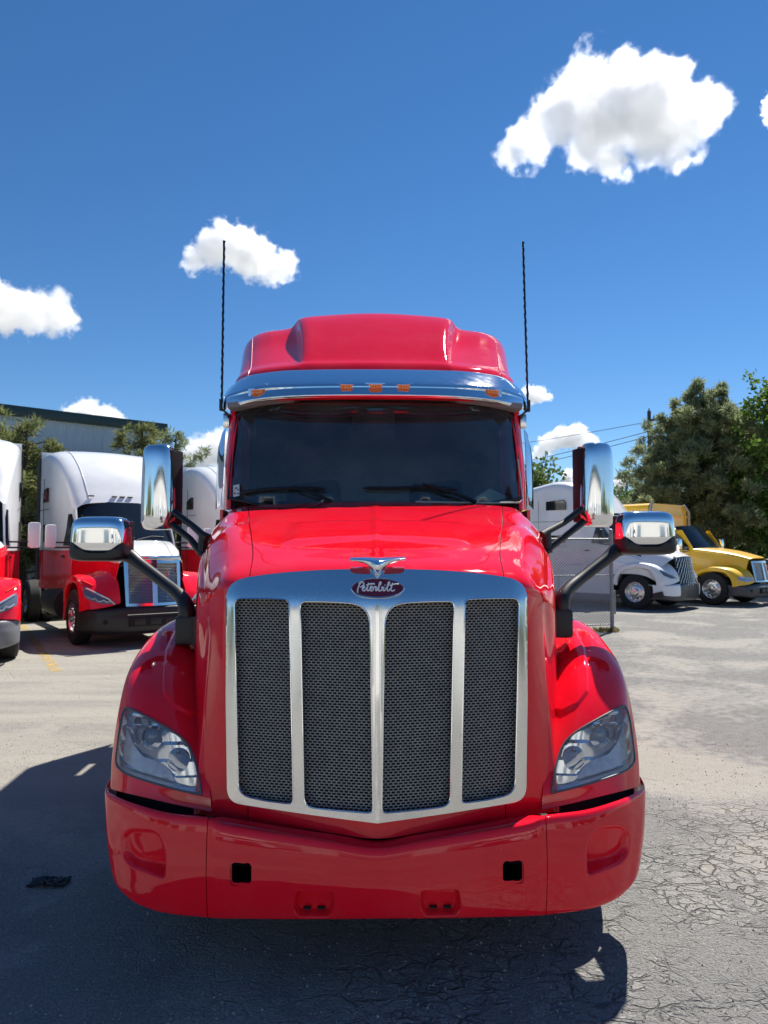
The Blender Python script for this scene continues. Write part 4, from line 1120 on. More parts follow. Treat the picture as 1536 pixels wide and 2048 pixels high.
    if style == 'k':
        st2 = MB().tube([rp(x, Z(z)) + Vector((0, -.02, 0)) for x, z in [(.76, .845), (.83, .83), (.87, .87), (.92, .845), (.97, .85), (1.0, .90), (1.05, .885), (1.12, .93)]], .013, n=6).pair('light_strip', lamp_pale, None)
        for a_, b_ in zip(st2, hl): a_.parent = b_
        MB().tube([rp(x, z) + Vector((0, -.01, 0)) for x, z in [(1.0, 1.12), (1.08, 1.17), (1.15, 1.21)]], [.012, .022, .012], n=6, flat=.5).pair('fender_trim', simple('amber_red', (.8, .06, .03), rough=.2) if 'amber_red' not in MATS else MATS['amber_red'], T2)
    # bumper
    pl_ = [(0, 0.0), (.35, .0), (.62, .03), (.92, .12), (1.10, .26), (1.19, .46), (1.21, .62)]
    bn = []
    ztop = [.72, .72, .71, .69, .68, .68, .68]
    for (x, y), zt in zip(pl_, ztop):
        zt = Z(zt); zb = .27 + .05 * max(0, (x - .9)) * 3
        bn.append([(x, y + .12, zt + .015), (x, y + .01, zt), (x, y - .01, zt - .10), (x, y - .015, (zt + zb) / 2), (x, y + .02, zb + .02), (x, y + .12, zb)])
    Gb = surf(np.array(bn).transpose(1, 0, 2), np.linspace(0, 6, 50), np.linspace(0, 5, 24), symu=True)
    bo = grid('bumper', full(Gb), bumper_mat, T2, face=(0, -1, 0), solid=.015)
    if style == 'v':
        gpair('bumper_corner', surf(np.array(bn).transpose(1, 0, 2) + np.array((0, -.012, .004)), np.linspace(2.2, 6, 30), np.linspace(0, 3.4, 16)) + np.array((.008, 0, 0)), up, T2, face=(.5, -1, 0), solid=.01)
        MB().prism([(1.24, .30, .38), (1.245, .62, .36), (1.245, .58, .50), (1.235, .34, .56)], (-.2, -.02, 0)).pair('bumper_vent', black, T2)
        MB().prism([(1.0, 1.0, 1.42), (1.03, 1.45, 1.62), (.96, 1.05, 1.63)], (.03, 0, 0)).pair('hood_vent', black, T2)
    else:
        MB().box((0, -.02, .47), (.95, .03, .17), bev=.01).build('lower_intake', void, bo)
        for x in (-.28, .0, .28): MB().box((x, -.035, .47), (.20, .015, .12), bev=.01).build('intake_panel', black, bo)
        MB().lathe([(.045, 0), (.045, .02)], (.85, .09, .48), (.3, -1, 0), 14).pair('tow_hole', void, bo)
        MB().tube([(-.5, -.012, .60), (.5, -.012, .60)], .008, n=5).build('bumper_strip', chrome_dull, bo)
    # grille
    ww, z0, z1 = (.50, .74, 1.57) if style != 'y' else (.50, .80, 1.50)
    if style == 'v': ww, z0, z1 = .60, .66, 1.46
    yf = lambda z: .02 + (z - .7) * .16
    FO = [(-ww, z0), (ww, z0), (ww, z1), (-ww, z1)]
    if style == 'v':
        gv = [(x, yf(z) - .02 + .12 * (x / ww) ** 2, Z(z)) for z in (z0, z1) for x in np.linspace(-ww, ww, 9)]
        go = mesh('grille', gv, gfaces(2, 9), simple('black_grille', (.008, .008, .009), rough=.3) if 'black_grille' not in MATS else MATS['black_grille'], T2, face=(0, -1, 0), solid=.03)
        for r in range(9):
            for c in range(10):
                x = -ww + .07 + c * (2 * ww - .12) / 9.0 + (.03 if r % 2 else -.01); z = z0 + .06 + r * (z1 - z0 - .10) / 8.5
                if abs(x) > ww - .03: continue
                y = yf(z) - .035 + .12 * (x / ww) ** 2
                MB().box((x, y, Z(z)), (.022, .02, .13), rot=Matrix.Rotation(.55, 3, 'Y'), bev=.005).build('grille_fin', chrome, go)
    else:
        ins = [(-ww + .05, z0 + .05), (-.045, z0 + .05), (-.045, z1 - .06), (-ww + .05, z1 - .06)]
        ins2 = [(-x, z) for x, z in reversed(ins)]
        v_, f_ = plate([(x * (1 + .04 * (z > 1)), z) for x, z in FO], [ins, ins2], .08, lambda x, z: (x, yf(z) - .03 + .10 * (x / ww) ** 2, Z(z)))
        go = mesh('grille', v_, f_, chrome_dull, T2, face=(0, -1, 0), solid=.03, sharp=40)
        gv = [(x, yf(z) + .10 * (x / ww) ** 2 + .008, Z(z)) for z in (z0, z1) for x in np.linspace(-ww + .03, ww - .03, 9)]
        mesh('grille_screen', gv, gfaces(2, 9), grille_dark, go, face=(0, -1, 0))
        b = MB()
        for z in np.linspace(z0 + .07, z1 - .08, 26):
            for s in (-1, 1):
                b.tube([(s * x, yf(z) - .006 + .10 * (x / ww) ** 2, Z(z)) for x in np.linspace(.045, ww - .05, 5)], .006, n=4, caps=False)
        b.build('grille_bars', chrome_dull, go, kind='stuff')
        if style == 'k':
            MB().box((0, yf(z1) - .03, Z(z1) + .04), (.98, .10, .07), bev=.03).build('grille_cap', chrome, go)
            MB().prism([(-.045, yf(1.5) - .05, 1.60), (0, yf(1.5) - .06, 1.64), (.045, yf(1.5) - .05, 1.60), (.045, yf(1.4) - .05, 1.44), (0, yf(1.4) - .06, 1.38), (-.045, yf(1.4) - .05, 1.44)], (0, .03, 0)).build('badge', maroon, go)
    # mirrors
    b = MB().box((1.42, 2.05, Z(2.02)), (.20, .12, .46), bev=.05)
    mm = b.pair('door_mirror', up if style == 'k' else (chrome if style == 'y' else black), T2)
    ar = MB(); 
    for z in (1.90, 1.80): ar.tube([(1.0, 2.0, Z(z)), (1.36, 2.03, Z(z))], .016, n=6)
    for a_, b_ in zip(ar.pair('mirror_arm', black, None), mm): a_.parent = b_
    # running gear
    for s in (-1, 1):
        wheel('wheel', (s * 1.05, 1.15, .51), s, T2, rad=.51, n=32)
        for yy in ((6.2, 7.5) if not day else (6.6,)):
            wheel('wheel', (s * 1.06, yy, .51), s, T2, rad=.51, dish=.16, n=28)
            wheel('wheel', (s * .73, yy, .51), s, T2, rad=.51, dish=.16, n=28)
        if style != 'v':
            MB().lathe([(.31, -.7), (.31, .7)], (s * .98, 3.0, .66), (0, 1, 0), 24).build('fuel_tank', steel, T2)
            MB().box((s * 1.02, 3.9 if not day else 2.2, .60), (.32, .6, .5), bev=.03).build('tool_box', steel, T2)
            if style == 'k': MB().box((s * 1.14, 1.90, .70), (.10, .10, .62), bev=.03).build('fender_tail', low, T2)
    if style == 'v':
        for (y0, y1) in ((1.95, 3.6), (3.62, 5.9)):
            Pk = [(1.14, y0), (1.2, y0 + .3), (1.225, y1)]
            Gk = np.array([[(x, y, z) for x, y in curve_pts(np.array(Pk), 8)] for z in (.42, .8, 1.1, 1.25)]); gpair('side_skirt', Gk, up, T2, face=(1, 0, 0), solid=.02)
            Gk = np.array([[(x - .01, y, z) for x, y in curve_pts(np.array(Pk), 8)] for z in (.24, .415)]); gpair('skirt_edge', Gk, grey_plastic, T2, face=(1, 0, 0), solid=.02)
    b = MB()
    for s in (-1, 1): b.box((s * .43, 4.3, .78), (.09, 7.6, .26))
    b.box((0, 1.15, .5), (1.9, .14, .14)); b.box((0, 6.85, .55), (1.2, 1.6, .18)); b.build('chassis_frame', steel, T2)
    if not day: MB().prism([(-.5, 6.2, 1.0), (.5, 6.2, 1.0), (.5, 7.3, 1.06), (.15, 7.4, .98), (-.15, 7.4, .98), (-.5, 7.3, 1.06)], (0, 0, .09)).build('fifth_wheel', steel, T2)
    MB().box((0, 1.6, .95), (1.0, 1.6, .9), bev=.05).build('engine_block', void, T2)
    MB().box((0, 2.6, 1.15), (1.9, 1.3, .12)).build('cab_floor', int_dark, T2)
    return T2
kt = ((-3.96, 13.1), R(34.5))
KG = 'white and red sleeper trucks parked in a row'
conv_truck('parked_truck', (-3.96, 13.1, 0), R(34.5), 'white and red semi truck with black bumper, parked in the middle of its row', white_paint, red, white_paint, black, group=KG)
conv_truck('parked_truck', (-6.36, 10.28, 0), R(27), 'white and red semi truck with grey bumper, nearest of the parked row', white_paint, red, white_paint, grey_plastic, group=KG)
conv_truck('parked_truck', (-1.58, 16.0, 0), R(34.5), 'white and red semi truck half hidden behind the big red truck and its tall mirror', white_paint, red, white_paint, black, group=KG)
conv_truck('parked_truck', (9.27, 20.6, 0), R(44.5), 'all white aerodynamic semi truck parked behind the chain link fence', white_paint, white_paint, white_paint, grille_dark, style='v', zs=1.05)
yt = conv_truck('box_truck', (12.24, 21.95, 0), R(38.3), 'yellow box truck parked beside the white truck under the big pine', yellow, yellow, yellow, grille_dark, zs=.92, day=True, style='y')
# its cargo box
xb, y0, y1, z0, z1 = 1.27, 3.12, 8.6, 1.0, 3.30
prof = [(-xb, z0), (xb, z0), (xb, z1 - .22), (xb - .06, z1 - .07), (xb - .22, z1), (-xb + .22, z1), (-xb + .06, z1 - .07), (-xb, z1 - .22)]
bx = MB().prism([(x, y0 + (.10 if z > z1 - .3 else 0), z) for x, z in prof], (0, y1 - y0, 0)).build('cargo_box', yellow, yt)
for s in (-1, 1): MB().tube([(s * xb, y0, z0), (s * xb, y0, z1 - .24), (s * (xb - .2), y0 + .08, z1)], .05, n=8).build('box_corner', box_grey, bx)
MB().tube([(-xb, y0 + .02, z1 - .42), (xb, y0 + .02, z1 - .42)], .02, n=6).build('box_rail', yellow, bx)
# ================================================================== building
set_org((0, 0, 0))
wallm = simple('pale_blue_cladding', (.56, .65, .70), rough=.55, var=.12, scale=.8)
trimm = simple('dark_green_trim', (.015, .045, .04), rough=.4)
louvm = simple('louvre_grey', (.20, .25, .28), rough=.5)
WC = Vector((-7.3, 23.7, 0)); wdir = Vector((.757, .652, 0)).normalized(); wn_ = Vector((.652, -.757, 0)).normalized()
BL = thing('warehouse', WC, 'pale blue metal clad warehouse with dark green roof edge behind the parked trucks', 'building', rz=math.atan2(wdir.y, wdir.x))
# local: +x along the wall to the right end (x = 0), +y away from the yard
hgt = 5.75
LEN, DEP = 34.0, 18.0
MB().box((-LEN / 2, DEP / 2 + .04, hgt / 2 - .02), (LEN - .02, DEP, hgt - .05)).build('wall', wallm, BL)
rib = None
pw = .30
def panel_mesh(name, ht):
    prof = [(0, 0), (.10, 0), (.125, -.035), (.165, -.035), (.19, 0), (pw, 0)]
    v = [(x, y, z) for z in (0, ht) for x, y in prof]; n6 = len(prof)
    return v, [(i, i + 1, n6 + i + 1, n6 + i) for i in range(n6 - 1)]
v_, f_ = panel_mesh('p', hgt)
for k in range(44):
    x0 = -(k + 1) * pw
    if rib is None:
        o = mesh('cladding_panel', v_, f_, wallm, BL, smooth=False); rib = o.data
    else:
        o = bpy.data.objects.new('cladding_panel', rib); link(o, BL)
    o.location = (x0, .015, 0)
o = mesh('cladding_panel', [(x, y, z) for z in (0, hgt) for x, y in ((-LEN, .01), (-44 * pw, .01))], [(0, 1, 3, 2)], wallm, BL, smooth=False)
MB().box((-LEN / 2 + .15, .02, hgt + .06), (LEN + .5, .36, .30), bev=.02).build('roof_trim', trimm, BL)
MB().box((.12, DEP / 2, hgt + .05), (.36, DEP, .28)).build('roof_trim', trimm, BL)
MB().box((-LEN / 2, DEP / 2, hgt + .02), (LEN, DEP, .1)).build('roof', trimm, BL)
MB().box((-.03, -.03, hgt / 2), (.16, .10, hgt), bev=.01).build('corner_trim', louvm, BL)
lv = MB().box((-2.2, -.05, 4.45), (1.5, .06, .62), bev=.01).build('louvre_vent', louvm, BL)
for k in range(6): MB().box((-2.2, -.095, 4.22 + k * .09), (1.36, .04, .045), rot=Matrix.Rotation(.6, 3, 'X')).build('louvre_slat', wallm, lv)
# ================================================================== vegetation
def leafmat(name, c1, c2, c3=None):
    m, n, l, b = new_mat(name)
    g = n.new('ShaderNodeNewGeometry'); z = n.new('ShaderNodeTexNoise'); z.inputs['Scale'].default_value = 1.7; z.inputs['Detail'].default_value = 3
    l.new(g.outputs['Position'], z.inputs['Vector'])
    mx = n.new('ShaderNodeMix'); mx.data_type = 'RGBA'; mx.inputs['A'].default_value = (*c1, 1); mx.inputs['B'].default_value = (*c2, 1)
    ad = n.new('ShaderNodeMath'); ad.operation = 'ADD'; mm = n.new('ShaderNodeMath'); mm.operation = 'MULTIPLY'; mm.inputs[1].default_value = .55
    l.new(g.outputs['Random Per Island'], mm.inputs[0]); l.new(mm.outputs[0], ad.inputs[0]); l.new(z.outputs['Fac'], ad.inputs[1])
    mr = n.new('ShaderNodeMapRange'); mr.inputs['From Min'].default_value = .45; mr.inputs['From Max'].default_value = 1.1
    l.new(ad.outputs[0], mr.inputs['Value']); l.new(mr.outputs['Result'], mx.inputs['Factor']); l.new(mx.outputs['Result'], b.inputs['Base Color'])
    b.inputs['Roughness'].default_value = .6; b.inputs['Specular IOR Level'].default_value = .25
    tl = n.new('ShaderNodeBsdfTranslucent'); l.new(mx.outputs['Result'], tl.inputs['Color'])
    ms = n.new('ShaderNodeMixShader'); ms.inputs[0].default_value = .48
    l.new(b.outputs[0], ms.inputs[1]); l.new(tl.outputs[0], ms.inputs[2]); l.new(ms.outputs[0], n['Material Output'].inputs['Surface'])
    return m
bark = simple('bark', (.085, .065, .05), rough=.9, var=.5, scale=6, bump=.5, bscale=14)
pine_l = leafmat('pine_needles', (.10, .125, .045), (.34, .36, .14))
pine_d = leafmat('dark_pine_needles', (.12, .16, .095), (.42, .47, .25))
leaf_g = leafmat('broad_leaves', (.06, .12, .025), (.17, .27, .05))
leaf_d = leafmat('dark_leaves', (.05, .09, .025), (.16, .23, .06))
dry_g = leafmat('dry_grass', (.16, .14, .06), (.32, .27, .12))
def blades(cent, dirs, ln, wd_, rng):
    """one pointed blade (2 triangles) per centre/direction"""
    n = len(cent)
    d = dirs / (np.linalg.norm(dirs, axis=1, keepdims=True) + 1e-9)
    a = np.cross(d, rng.normal(size=(n, 3))); a /= np.linalg.norm(a, axis=1, keepdims=True) + 1e-9
    L = ln * rng.uniform(.6, 1.25, (n, 1)); Wd = wd_ * rng.uniform(.6, 1.3, (n, 1))
    p0 = cent; p1 = cent + d * L * .55 + a * Wd; p2 = cent + d * L; p3 = cent + d * L * .5 - a * Wd
    V = np.stack([p0, p1, p2, p3], 1).reshape(-1, 3)
    F = np.arange(4 * n).reshape(-1, 4)
    return V, F
def tree(name, base, ht, rad, z0, seed, kind, mat, label, tufts=1500, group=None, lean=0.0, top_pow=.8, blade=(.30, .045), cat='tree', per=16):
    rng = np.random.default_rng(seed); rnd = random.Random(seed)
    root = thing(name, base, label, cat, group)
    set_org((0, 0, 0))
    tp = [(lean * t * t + .06 * math.sin(t * 5 + seed), .06 * math.cos(t * 4), t * ht * .97) for t in np.linspace(0, 1, 12)]
    r0 = ht * .022 + .05
    MB().tube(tp, list(np.linspace(r0, .02, 12)), n=9).build('trunk', bark, root)
    lim = MB(); tips = []
    nb = int(26 + ht * 4)
    for k in range(nb):
        t = z0 / ht + (1 - z0 / ht) * ((k + rnd.random()) / nb) * .97
        az = k * 2.4 + rnd.uniform(-.5, .5)
        rel = (t * ht - z0) / (ht - z0)
        if kind == 'pine': env = rad * ((1 - rel) ** top_pow) * (.55 + .45 * min(1, rel * 5 + .3)) * rnd.uniform(.6, 1.1) + .12
        else: env = rad * math.sqrt(max(.04, 1 - (2 * rel - .9) ** 2 / 1.25)) * rnd.uniform(.6, 1.1)
        x0, y0, zz = np.array([np.interp(t, np.linspace(0, 1, 12), [p[i] for p in tp]) for i in range(3)])
        rise = (.25 if kind == 'pine' else .6) * env * rnd.uniform(.3, 1.2)
        q = [(x0, y0, zz), (x0 + math.cos(az) * env * .5, y0 + math.sin(az) * env * .5, zz + rise * .35), (x0 + math.cos(az) * env, y0 + math.sin(az) * env, zz + rise)]
        lim.tube(q, [.018 + .012 * ht / 6, .02, .008], n=5, caps=False)
        tips.append((np.array(q), env))
    lim.build('limb', bark, root, kind='stuff')
    cs, ds = [], []
    # foliage gathers in clumps strung along the limbs
    clumps = []
    for q, env in tips:
        for s in ((.35, .55, .72, .88, 1.0) if env > .8 else (.6, 1.0)):
            p = q[0] * (1 - s) ** 2 + 2 * q[1] * s * (1 - s) + q[2] * s * s
            sp = (.14 + .13 * env) if kind == 'pine' else (.2 + .2 * env)
            p = p + rng.normal(size=3) * sp * np.array((1.3, 1.3, .8))
            out = (q[2] - q[0]); out = out / (np.linalg.norm(out) + 1e-6) + np.array((0, 0, .9))
            clumps.append((p, out, rng.uniform(.6, 1.2) * (.15 + .05 * env if kind == 'pine' else .22 + .12 * env)))
    pick = rng.integers(0, len(clumps), tufts)
    for i in pick:
        p, out, cr_ = clumps[i]
        o3 = rng.normal(size=3); o3 /= np.linalg.norm(o3)
        cs.append(p + o3 * cr_ * rng.random() ** .5 * np.array((1, 1, .75))); ds.append(o3 * .8 + out * .6)
    cs, ds = np.array(cs), np.array(ds)
    C = np.repeat(cs, per, 0) + rng.normal(size=(len(cs) * per, 3)) * blade[0] * (.18 if kind == 'pine' else .75)
    D = np.repeat(ds, per, 0) + rng.normal(size=(len(cs) * per, 3)) * 1.1
    V, F = blades(C, D, blade[0], blade[1], rng)
    V[:, 2] = np.maximum(V[:, 2], .05)
    mesh('crown', V, F, mat, root, smooth=False)
    return root
def gpt(px, d):
    p = at(px, 1100, d); return (p.x, p.y, 0)
LT = 'pines in front of the warehouse wall'
tree('pine_tree', gpt(45, 19.6), 5.3, 2.0, 1.1, 3, 'pine', pine_l, 'bushy olive green pine between the two leftmost parked trucks', 1500, LT, top_pow=.62, blade=(.22, .016))
tree('pine_tree', gpt(283, 21.8), 5.7, 1.25, 1.2, 5, 'pine', pine_l, 'pine rising above the middle white cab in front of the vent', 800, LT, top_pow=.7, blade=(.22, .016))
tree('spruce_tree', gpt(348, 21.5), 5.3, 1.15, .8, 8, 'pine', pine_d, 'narrow pointed spruce just right of the tall left chrome mirror', 900, LT, top_pow=.95, blade=(.18, .015))
tree('pine_tree', gpt(138, 20.8), 4.55, .8, 1.0, 15, 'pine', pine_l, 'small pine top peeking over the roof of the middle white cab', 350, LT, top_pow=.8, blade=(.20, .016))
# right side
tree('pine_tree', gpt(1412, 31.0), 9.35, 3.3, 2.2, 21, 'pine', pine_d, 'huge dark pine towering over the yellow box truck', 4600, top_pow=.82, blade=(.28, .022))
tree('pine_tree', gpt(1338, 32.0), 7.9, 2.0, 2.4, 22, 'pine', pine_d, 'slimmer pine leaning against the left flank of the huge dark pine', 2300, top_pow=.75, blade=(.28, .022))
tree('pine_tree', gpt(1462, 32.5), 8.6, 2.2, 2.4, 23, 'pine', pine_d, 'slimmer pine on the right flank of the huge dark pine', 2300, top_pow=.75, blade=(.28, .022))
tree('maple_tree', gpt(1578, 29.0), 8.7, 2.0, 1.6, 31, 'leaf', leaf_g, 'bright green leafy tree at the right picture edge', 1500, blade=(.2, .075), per=9)
tree('pine_tree', gpt(1500, 33.5), 7.2, 2.8, 2.0, 33, 'pine', pine_d, 'dark pine behind the leafy tree at the right edge', 2200, top_pow=.6, blade=(.28, .022))
tree('small_tree', gpt(1252, 42), 4.6, 2.2, .8, 41, 'leaf', leaf_d, 'low dark tree just above the hood mirror at right', 700, blade=(.3, .1), per=8)
tree('small_tree', gpt(1335, 40), 4.2, 2.6, .6, 43, 'leaf', leaf_d, 'low leafy tree in the dark gap under the huge pine', 800, blade=(.3, .1), per=8)
tree('small_tree', gpt(1470, 40), 3.9, 2.4, .6, 44, 'leaf', leaf_d, 'low leafy tree behind the yellow truck windshield', 700, blade=(.3, .1), per=8)
tree('small_tree', gpt(1066, 34), 5.8, 1.3, 1.2, 47, 'leaf', leaf_d, 'tree top seen just right of the red cab pillar', 500, blade=(.24, .08), per=8)
# ================================================================== chain link fence
galv = simple('galvanised_steel', (.27, .28, .29), rough=.5, metal=.3, var=.25, scale=12)
fa, fb = Vector((5.16, 15.3, 0)), Vector((1.6, 14.7, 0))
FE = thing('chain_link_fence', fa, 'grey chain link fence ending at a steel post beside the red truck', 'fence', rz=math.atan2((fb - fa).y, (fb - fa).x))
fl = (fb - fa).length
set_org((0, 0, 0))
fh = 1.98
for x, hh, r in ((0, 2.16, .042), (1.9, 2.05, .03), (fl, 2.05, .03)):
    MB().lathe([(r, -.1), (r, hh), (r * 1.15, hh), (r * .9, hh + .03), (.002, hh + .05)], (x, 0, 0), (0, 0, 1), 14).build('post', galv, FE)
for z in (fh, 1.2, .14): MB().tube([(0, 0, z), (fl, 0, z)], .02 if z > 1.5 else .014, n=8).build('rail', galv, FE)
MB().box((-.055, .0, .62), (.05, .06, .5), bev=.01).build('gate_hinge', galv, FE)
b = MB(); pt = .062; z0, z1 = .14, fh
k = -int((z1 - z0) / pt) - 1
while k * pt < fl:
    for s in (1, -1):
        xa, xc = (k * pt, k * pt + (z1 - z0)); za, zc = (z0, z1) if s > 0 else (z1, z0)
        if xa < 0: t = (0 - xa) / (xc - xa); za = za + (zc - za) * t; xa = 0
        if xc > fl: t = (fl - xa) / (xc - xa) if xc > xa else 0; zc = za + (zc - za) * t; xc = fl
        if xc - xa > .01: b.tube([(xa, s * .003, za), (xc, s * .003, zc)], .0060, n=3, caps=False)
    k += 1
b.build('chain_link_mesh', galv, FE, kind='stuff', recalc=False)
# ================================================================== utility pole and wires
wood = simple('pole_wood', (.10, .08, .065), rough=.9, var=.4, scale=5)
pp_ = at(1298, 822, 47)
UP = thing('utility_pole', (pp_.x, pp_.y, 0), 'wooden utility pole poking out left of the huge pine', 'pole')
MB().tube([(0, 0, 0), (0, 0, pp_.z)], [.17, .12], n=10).build('pole_shaft', wood, UP)
MB().box((0, 0, pp_.z - .7), (.12, 1.8, .12)).build('crossarm', wood, UP)
for y in (-.8, .8, 0): MB().lathe([(.05, 0), (.05, .14), (.03, .18)], (0, y, pp_.z - .64 if y else pp_.z), (0, 0, 1), 8).build('insulator', galv, UP)
w_tops = []
wirem = simple('cable_black', (.03, .03, .035), rough=.6)
for (pl, yl, pr, yr, dl, sag, txt) in ((1040, 876, 1560, 790, 60, .5, 'topmost thin overhead wire between the red cab and the huge pine'), (1040, 916, 1300, 862, 60, .4, 'second overhead wire crossing behind the tall right mirror'), (1040, 926, 1300, 872, 60, .4, 'third overhead wire, just under the second one'), (1180, 965, 1300, 946, 47, .1, 'lowest short overhead wire left of the huge pine')):
    a_, c_ = at(780, yl + (yl - yr) * (pl - 780) / (pr - pl), 70), at(pr, yr, 47)
    w_tops.append(a_)
    q = [a_ + (c_ - a_) * t - Vector((0, 0, sag * 4 * t * (1 - t))) for t in np.linspace(0, 1, 20)]
    w_ = MB().tube(q, .022, n=4).build('overhead_wire', wirem)
    tag(w_, txt, 'wire', 'overhead wires')
tz = max(p.z for p in w_tops)
UP2 = thing('utility_pole', (w_tops[0].x, 70, 0), 'wooden utility pole standing far behind the red truck', 'pole')
set_org((0, 0, 0))
MB().tube([(0, .16, 0), (0, .16, tz + .3)], [.17, .12], n=10).build('pole_shaft', wood, UP2)
for p in w_tops: MB().box((0, .05, p.z - .05), (1.2, .1, .09)).build('crossarm', wood, UP2)
# ================================================================== far things: grass strip, parked cars
gm, n, l, b_ = new_mat('grass_green'); b_.inputs['Base Color'].default_value = (.07, .11, .025, 1); b_.inputs['Roughness'].default_value = .9
def grass_patch(name, cx, cy, lx, ly, count, seed, label, hgt=.16, mat=None):
    mat = mat or leaf_g
    rng = np.random.default_rng(seed)
    c = np.stack([rng.uniform(-lx / 2, lx / 2, count) + cx, rng.uniform(-ly / 2, ly / 2, count) + cy, np.zeros(count)], 1)
    d = rng.normal(size=(count, 3)) * .45 + np.array((0, 0, 1))
    V, F = blades(c, d, hgt, .02, rng)
    o = mesh(name, V, F, mat, smooth=False); tag(o, label, 'grass', kind='stuff'); return o
grass_patch('grass', 19.5, 27.2, 11, 4, 6000, 2, 'strip of green grass beyond the yellow truck')
grass_patch('grass', -9.6, 20.3, 5.5, 1.2, 1500, 4, 'weedy grass at the foot of the warehouse wall')
grass_patch('grass', 5.0, 15.25, .5, .3, 160, 6, 'dry tuft of grass at the foot of the fence post', .10, dry_g)
soil = simple('soil_green', (.06, .085, .03), rough=.95, var=.5, scale=2)
o = mesh('grass_verge', [(14.5, 25.2, .03), (40, 25.2, .03), (40, 60, .03), (14.5, 60, .03)], [(0, 1, 2, 3)], soil, smooth=False); o['kind'] = 'structure'
car_cols = [('white', (.7, .7, .72)), ('blue', (.03, .08, .25)), ('silver', (.42, .44, .47))]
def car(px, d, rz, col, label):
    base = gpt(px, d)
    Cr = thing('parked_car', base, label, 'car', 'cars parked far behind the yellow truck', rz)
    set_org((0, 0, 0))
    cm = simple('car_paint_' + col[0], col[1], rough=.3, coat=1)
    rows = [(-2.2, .62, .70, .55), (-2.1, .80, .80, .52), (-1.2, .92, .86, .50), (-.6, 1.02, .88, .50), (.0, 1.03, .88, .50), (1.3, 1.02, .87, .50), (2.0, .98, .82, .52), (2.2, .80, .74, .58)]
    net = [[(0, y, z), (w * .7, y, z - .01), (w * .95, y, z - .06), (w, y, z - .2), (w, y, .42), (w * .9, y, .26)] for y, z, w, _ in rows]
    grid('body', full(surf(np.array(net), np.linspace(0, 5, 18), np.linspace(0, 7, 30), symu=True)), cm, Cr, face=(0, 0, 1), solid=.02)
    cab = [(-.75, 1.0, .72), (-.1, 1.40, .60), (.5, 1.46, .60), (1.1, 1.40, .60), (1.85, 1.02, .70)]
    net = [[(0, y, z), (w * .8, y, z - .02), (w, y, z - .08), (w + .12 if z > 1.1 else w, y, min(z, 1.0))] for y, z, w in cab]
    grid('cabin_glass', full(surf(np.array(net), np.linspace(0, 3, 12), np.linspace(0, 4, 24), symu=True)), bg_glass, Cr, face=(0, 0, 1))
    grid('roof', full(surf(np.array([[(0, y, z + .012), (w * .8, y, z - .005), (w, y, z - .06)] for y, z, w in cab[1:4]]), np.linspace(0, 2, 8), np.linspace(0, 2, 10), symu=True)), cm, Cr, face=(0, 0, 1), solid=.02)
    for s in (-1, 1):
        for y in (-1.4, 1.35): wheel('wheel', (s * .80, y, .33), s, Cr, rad=.33, wid=.2, n=20)
    for s in (-1, 1): MB().box((s * .6, -2.16, .68), (.3, .08, .12), bev=.03).build('headlight', lamp_pale, Cr)
car(1493, 52, R(30), car_cols[2], 'silver car far behind, just right of the yellow truck windshield')
car(1530, 50, R(35), car_cols[1], 'blue car far behind at the right picture edge')
car(1475, 60, R(30), car_cols[0], 'white car farthest back beyond the yellow truck')
# long low fence and hall far behind on the right
FB = simple('far_wall_grey', (.26, .25, .25), rough=.8, var=.2, scale=.6)
hl_ = thing('far_hall', (26, 82, 0), 'long low grey hall in the far distance at right', 'building', rz=R(-12))
MB().box((0, 4, 2.0), (44, 8, 4.0)).build('wall', FB, hl_)
MB().box((0, 4, 4.1), (44.6, 8.6, .3)).build('roof', trimm, hl_)
for k in range(9): MB().box((-18 + k * 4.5, -.03, 1.8), (1.6, .1, 1.2)).build('window', bg_glass, hl_)
# ================================================================== yard details
paintm, n, l, b_ = new_mat('faded_yellow_paint')
b_.inputs['Base Color'].default_value = (.62, .42, .12, 1); b_.inputs['Roughness'].default_value = .85
tcn = n.new('ShaderNodeNewGeometry'); nz = n.new('ShaderNodeTexNoise'); nz.inputs['Scale'].default_value = 7; nz.inputs['Detail'].default_value = 8; nz.inputs['Roughness'].default_value = .75
l.new(tcn.outputs['Position'], nz.inputs['Vector'])
mr = n.new('ShaderNodeMapRange'); mr.inputs['From Min'].default_value = .42; mr.inputs['From Max'].default_value = .58; mr.inputs['To Max'].default_value = .75
l.new(nz.outputs['Fac'], mr.inputs['Value']); l.new(mr.outputs['Result'], b_.inputs['Alpha'])
a_, c_ = at(72, 1286, 1), at(112, 1344, 1)
def ground_pt(px, py):
    r = at(px, py, 1.0) - Vector((0, 0, CAM_H)); t = -CAM_H / r.z; return Vector((r.x * t, r.y * t, 0))
a_, c_ = ground_pt(68, 1282), ground_pt(113, 1343); u_ = (c_ - a_).normalized(); s_ = Vector((-u_.y, u_.x, 0)) * .075
o = mesh('parking_line', [p + Vector((0, 0, .004)) for p in (a_ - s_ - u_ * 4.5, a_ + s_ - u_ * 4.5, c_ + s_, c_ - s_)], [(0, 1, 2, 3)], paintm, smooth=False); tag(o, 'faded yellow painted parking line on the dusty ground at left', 'road marking')
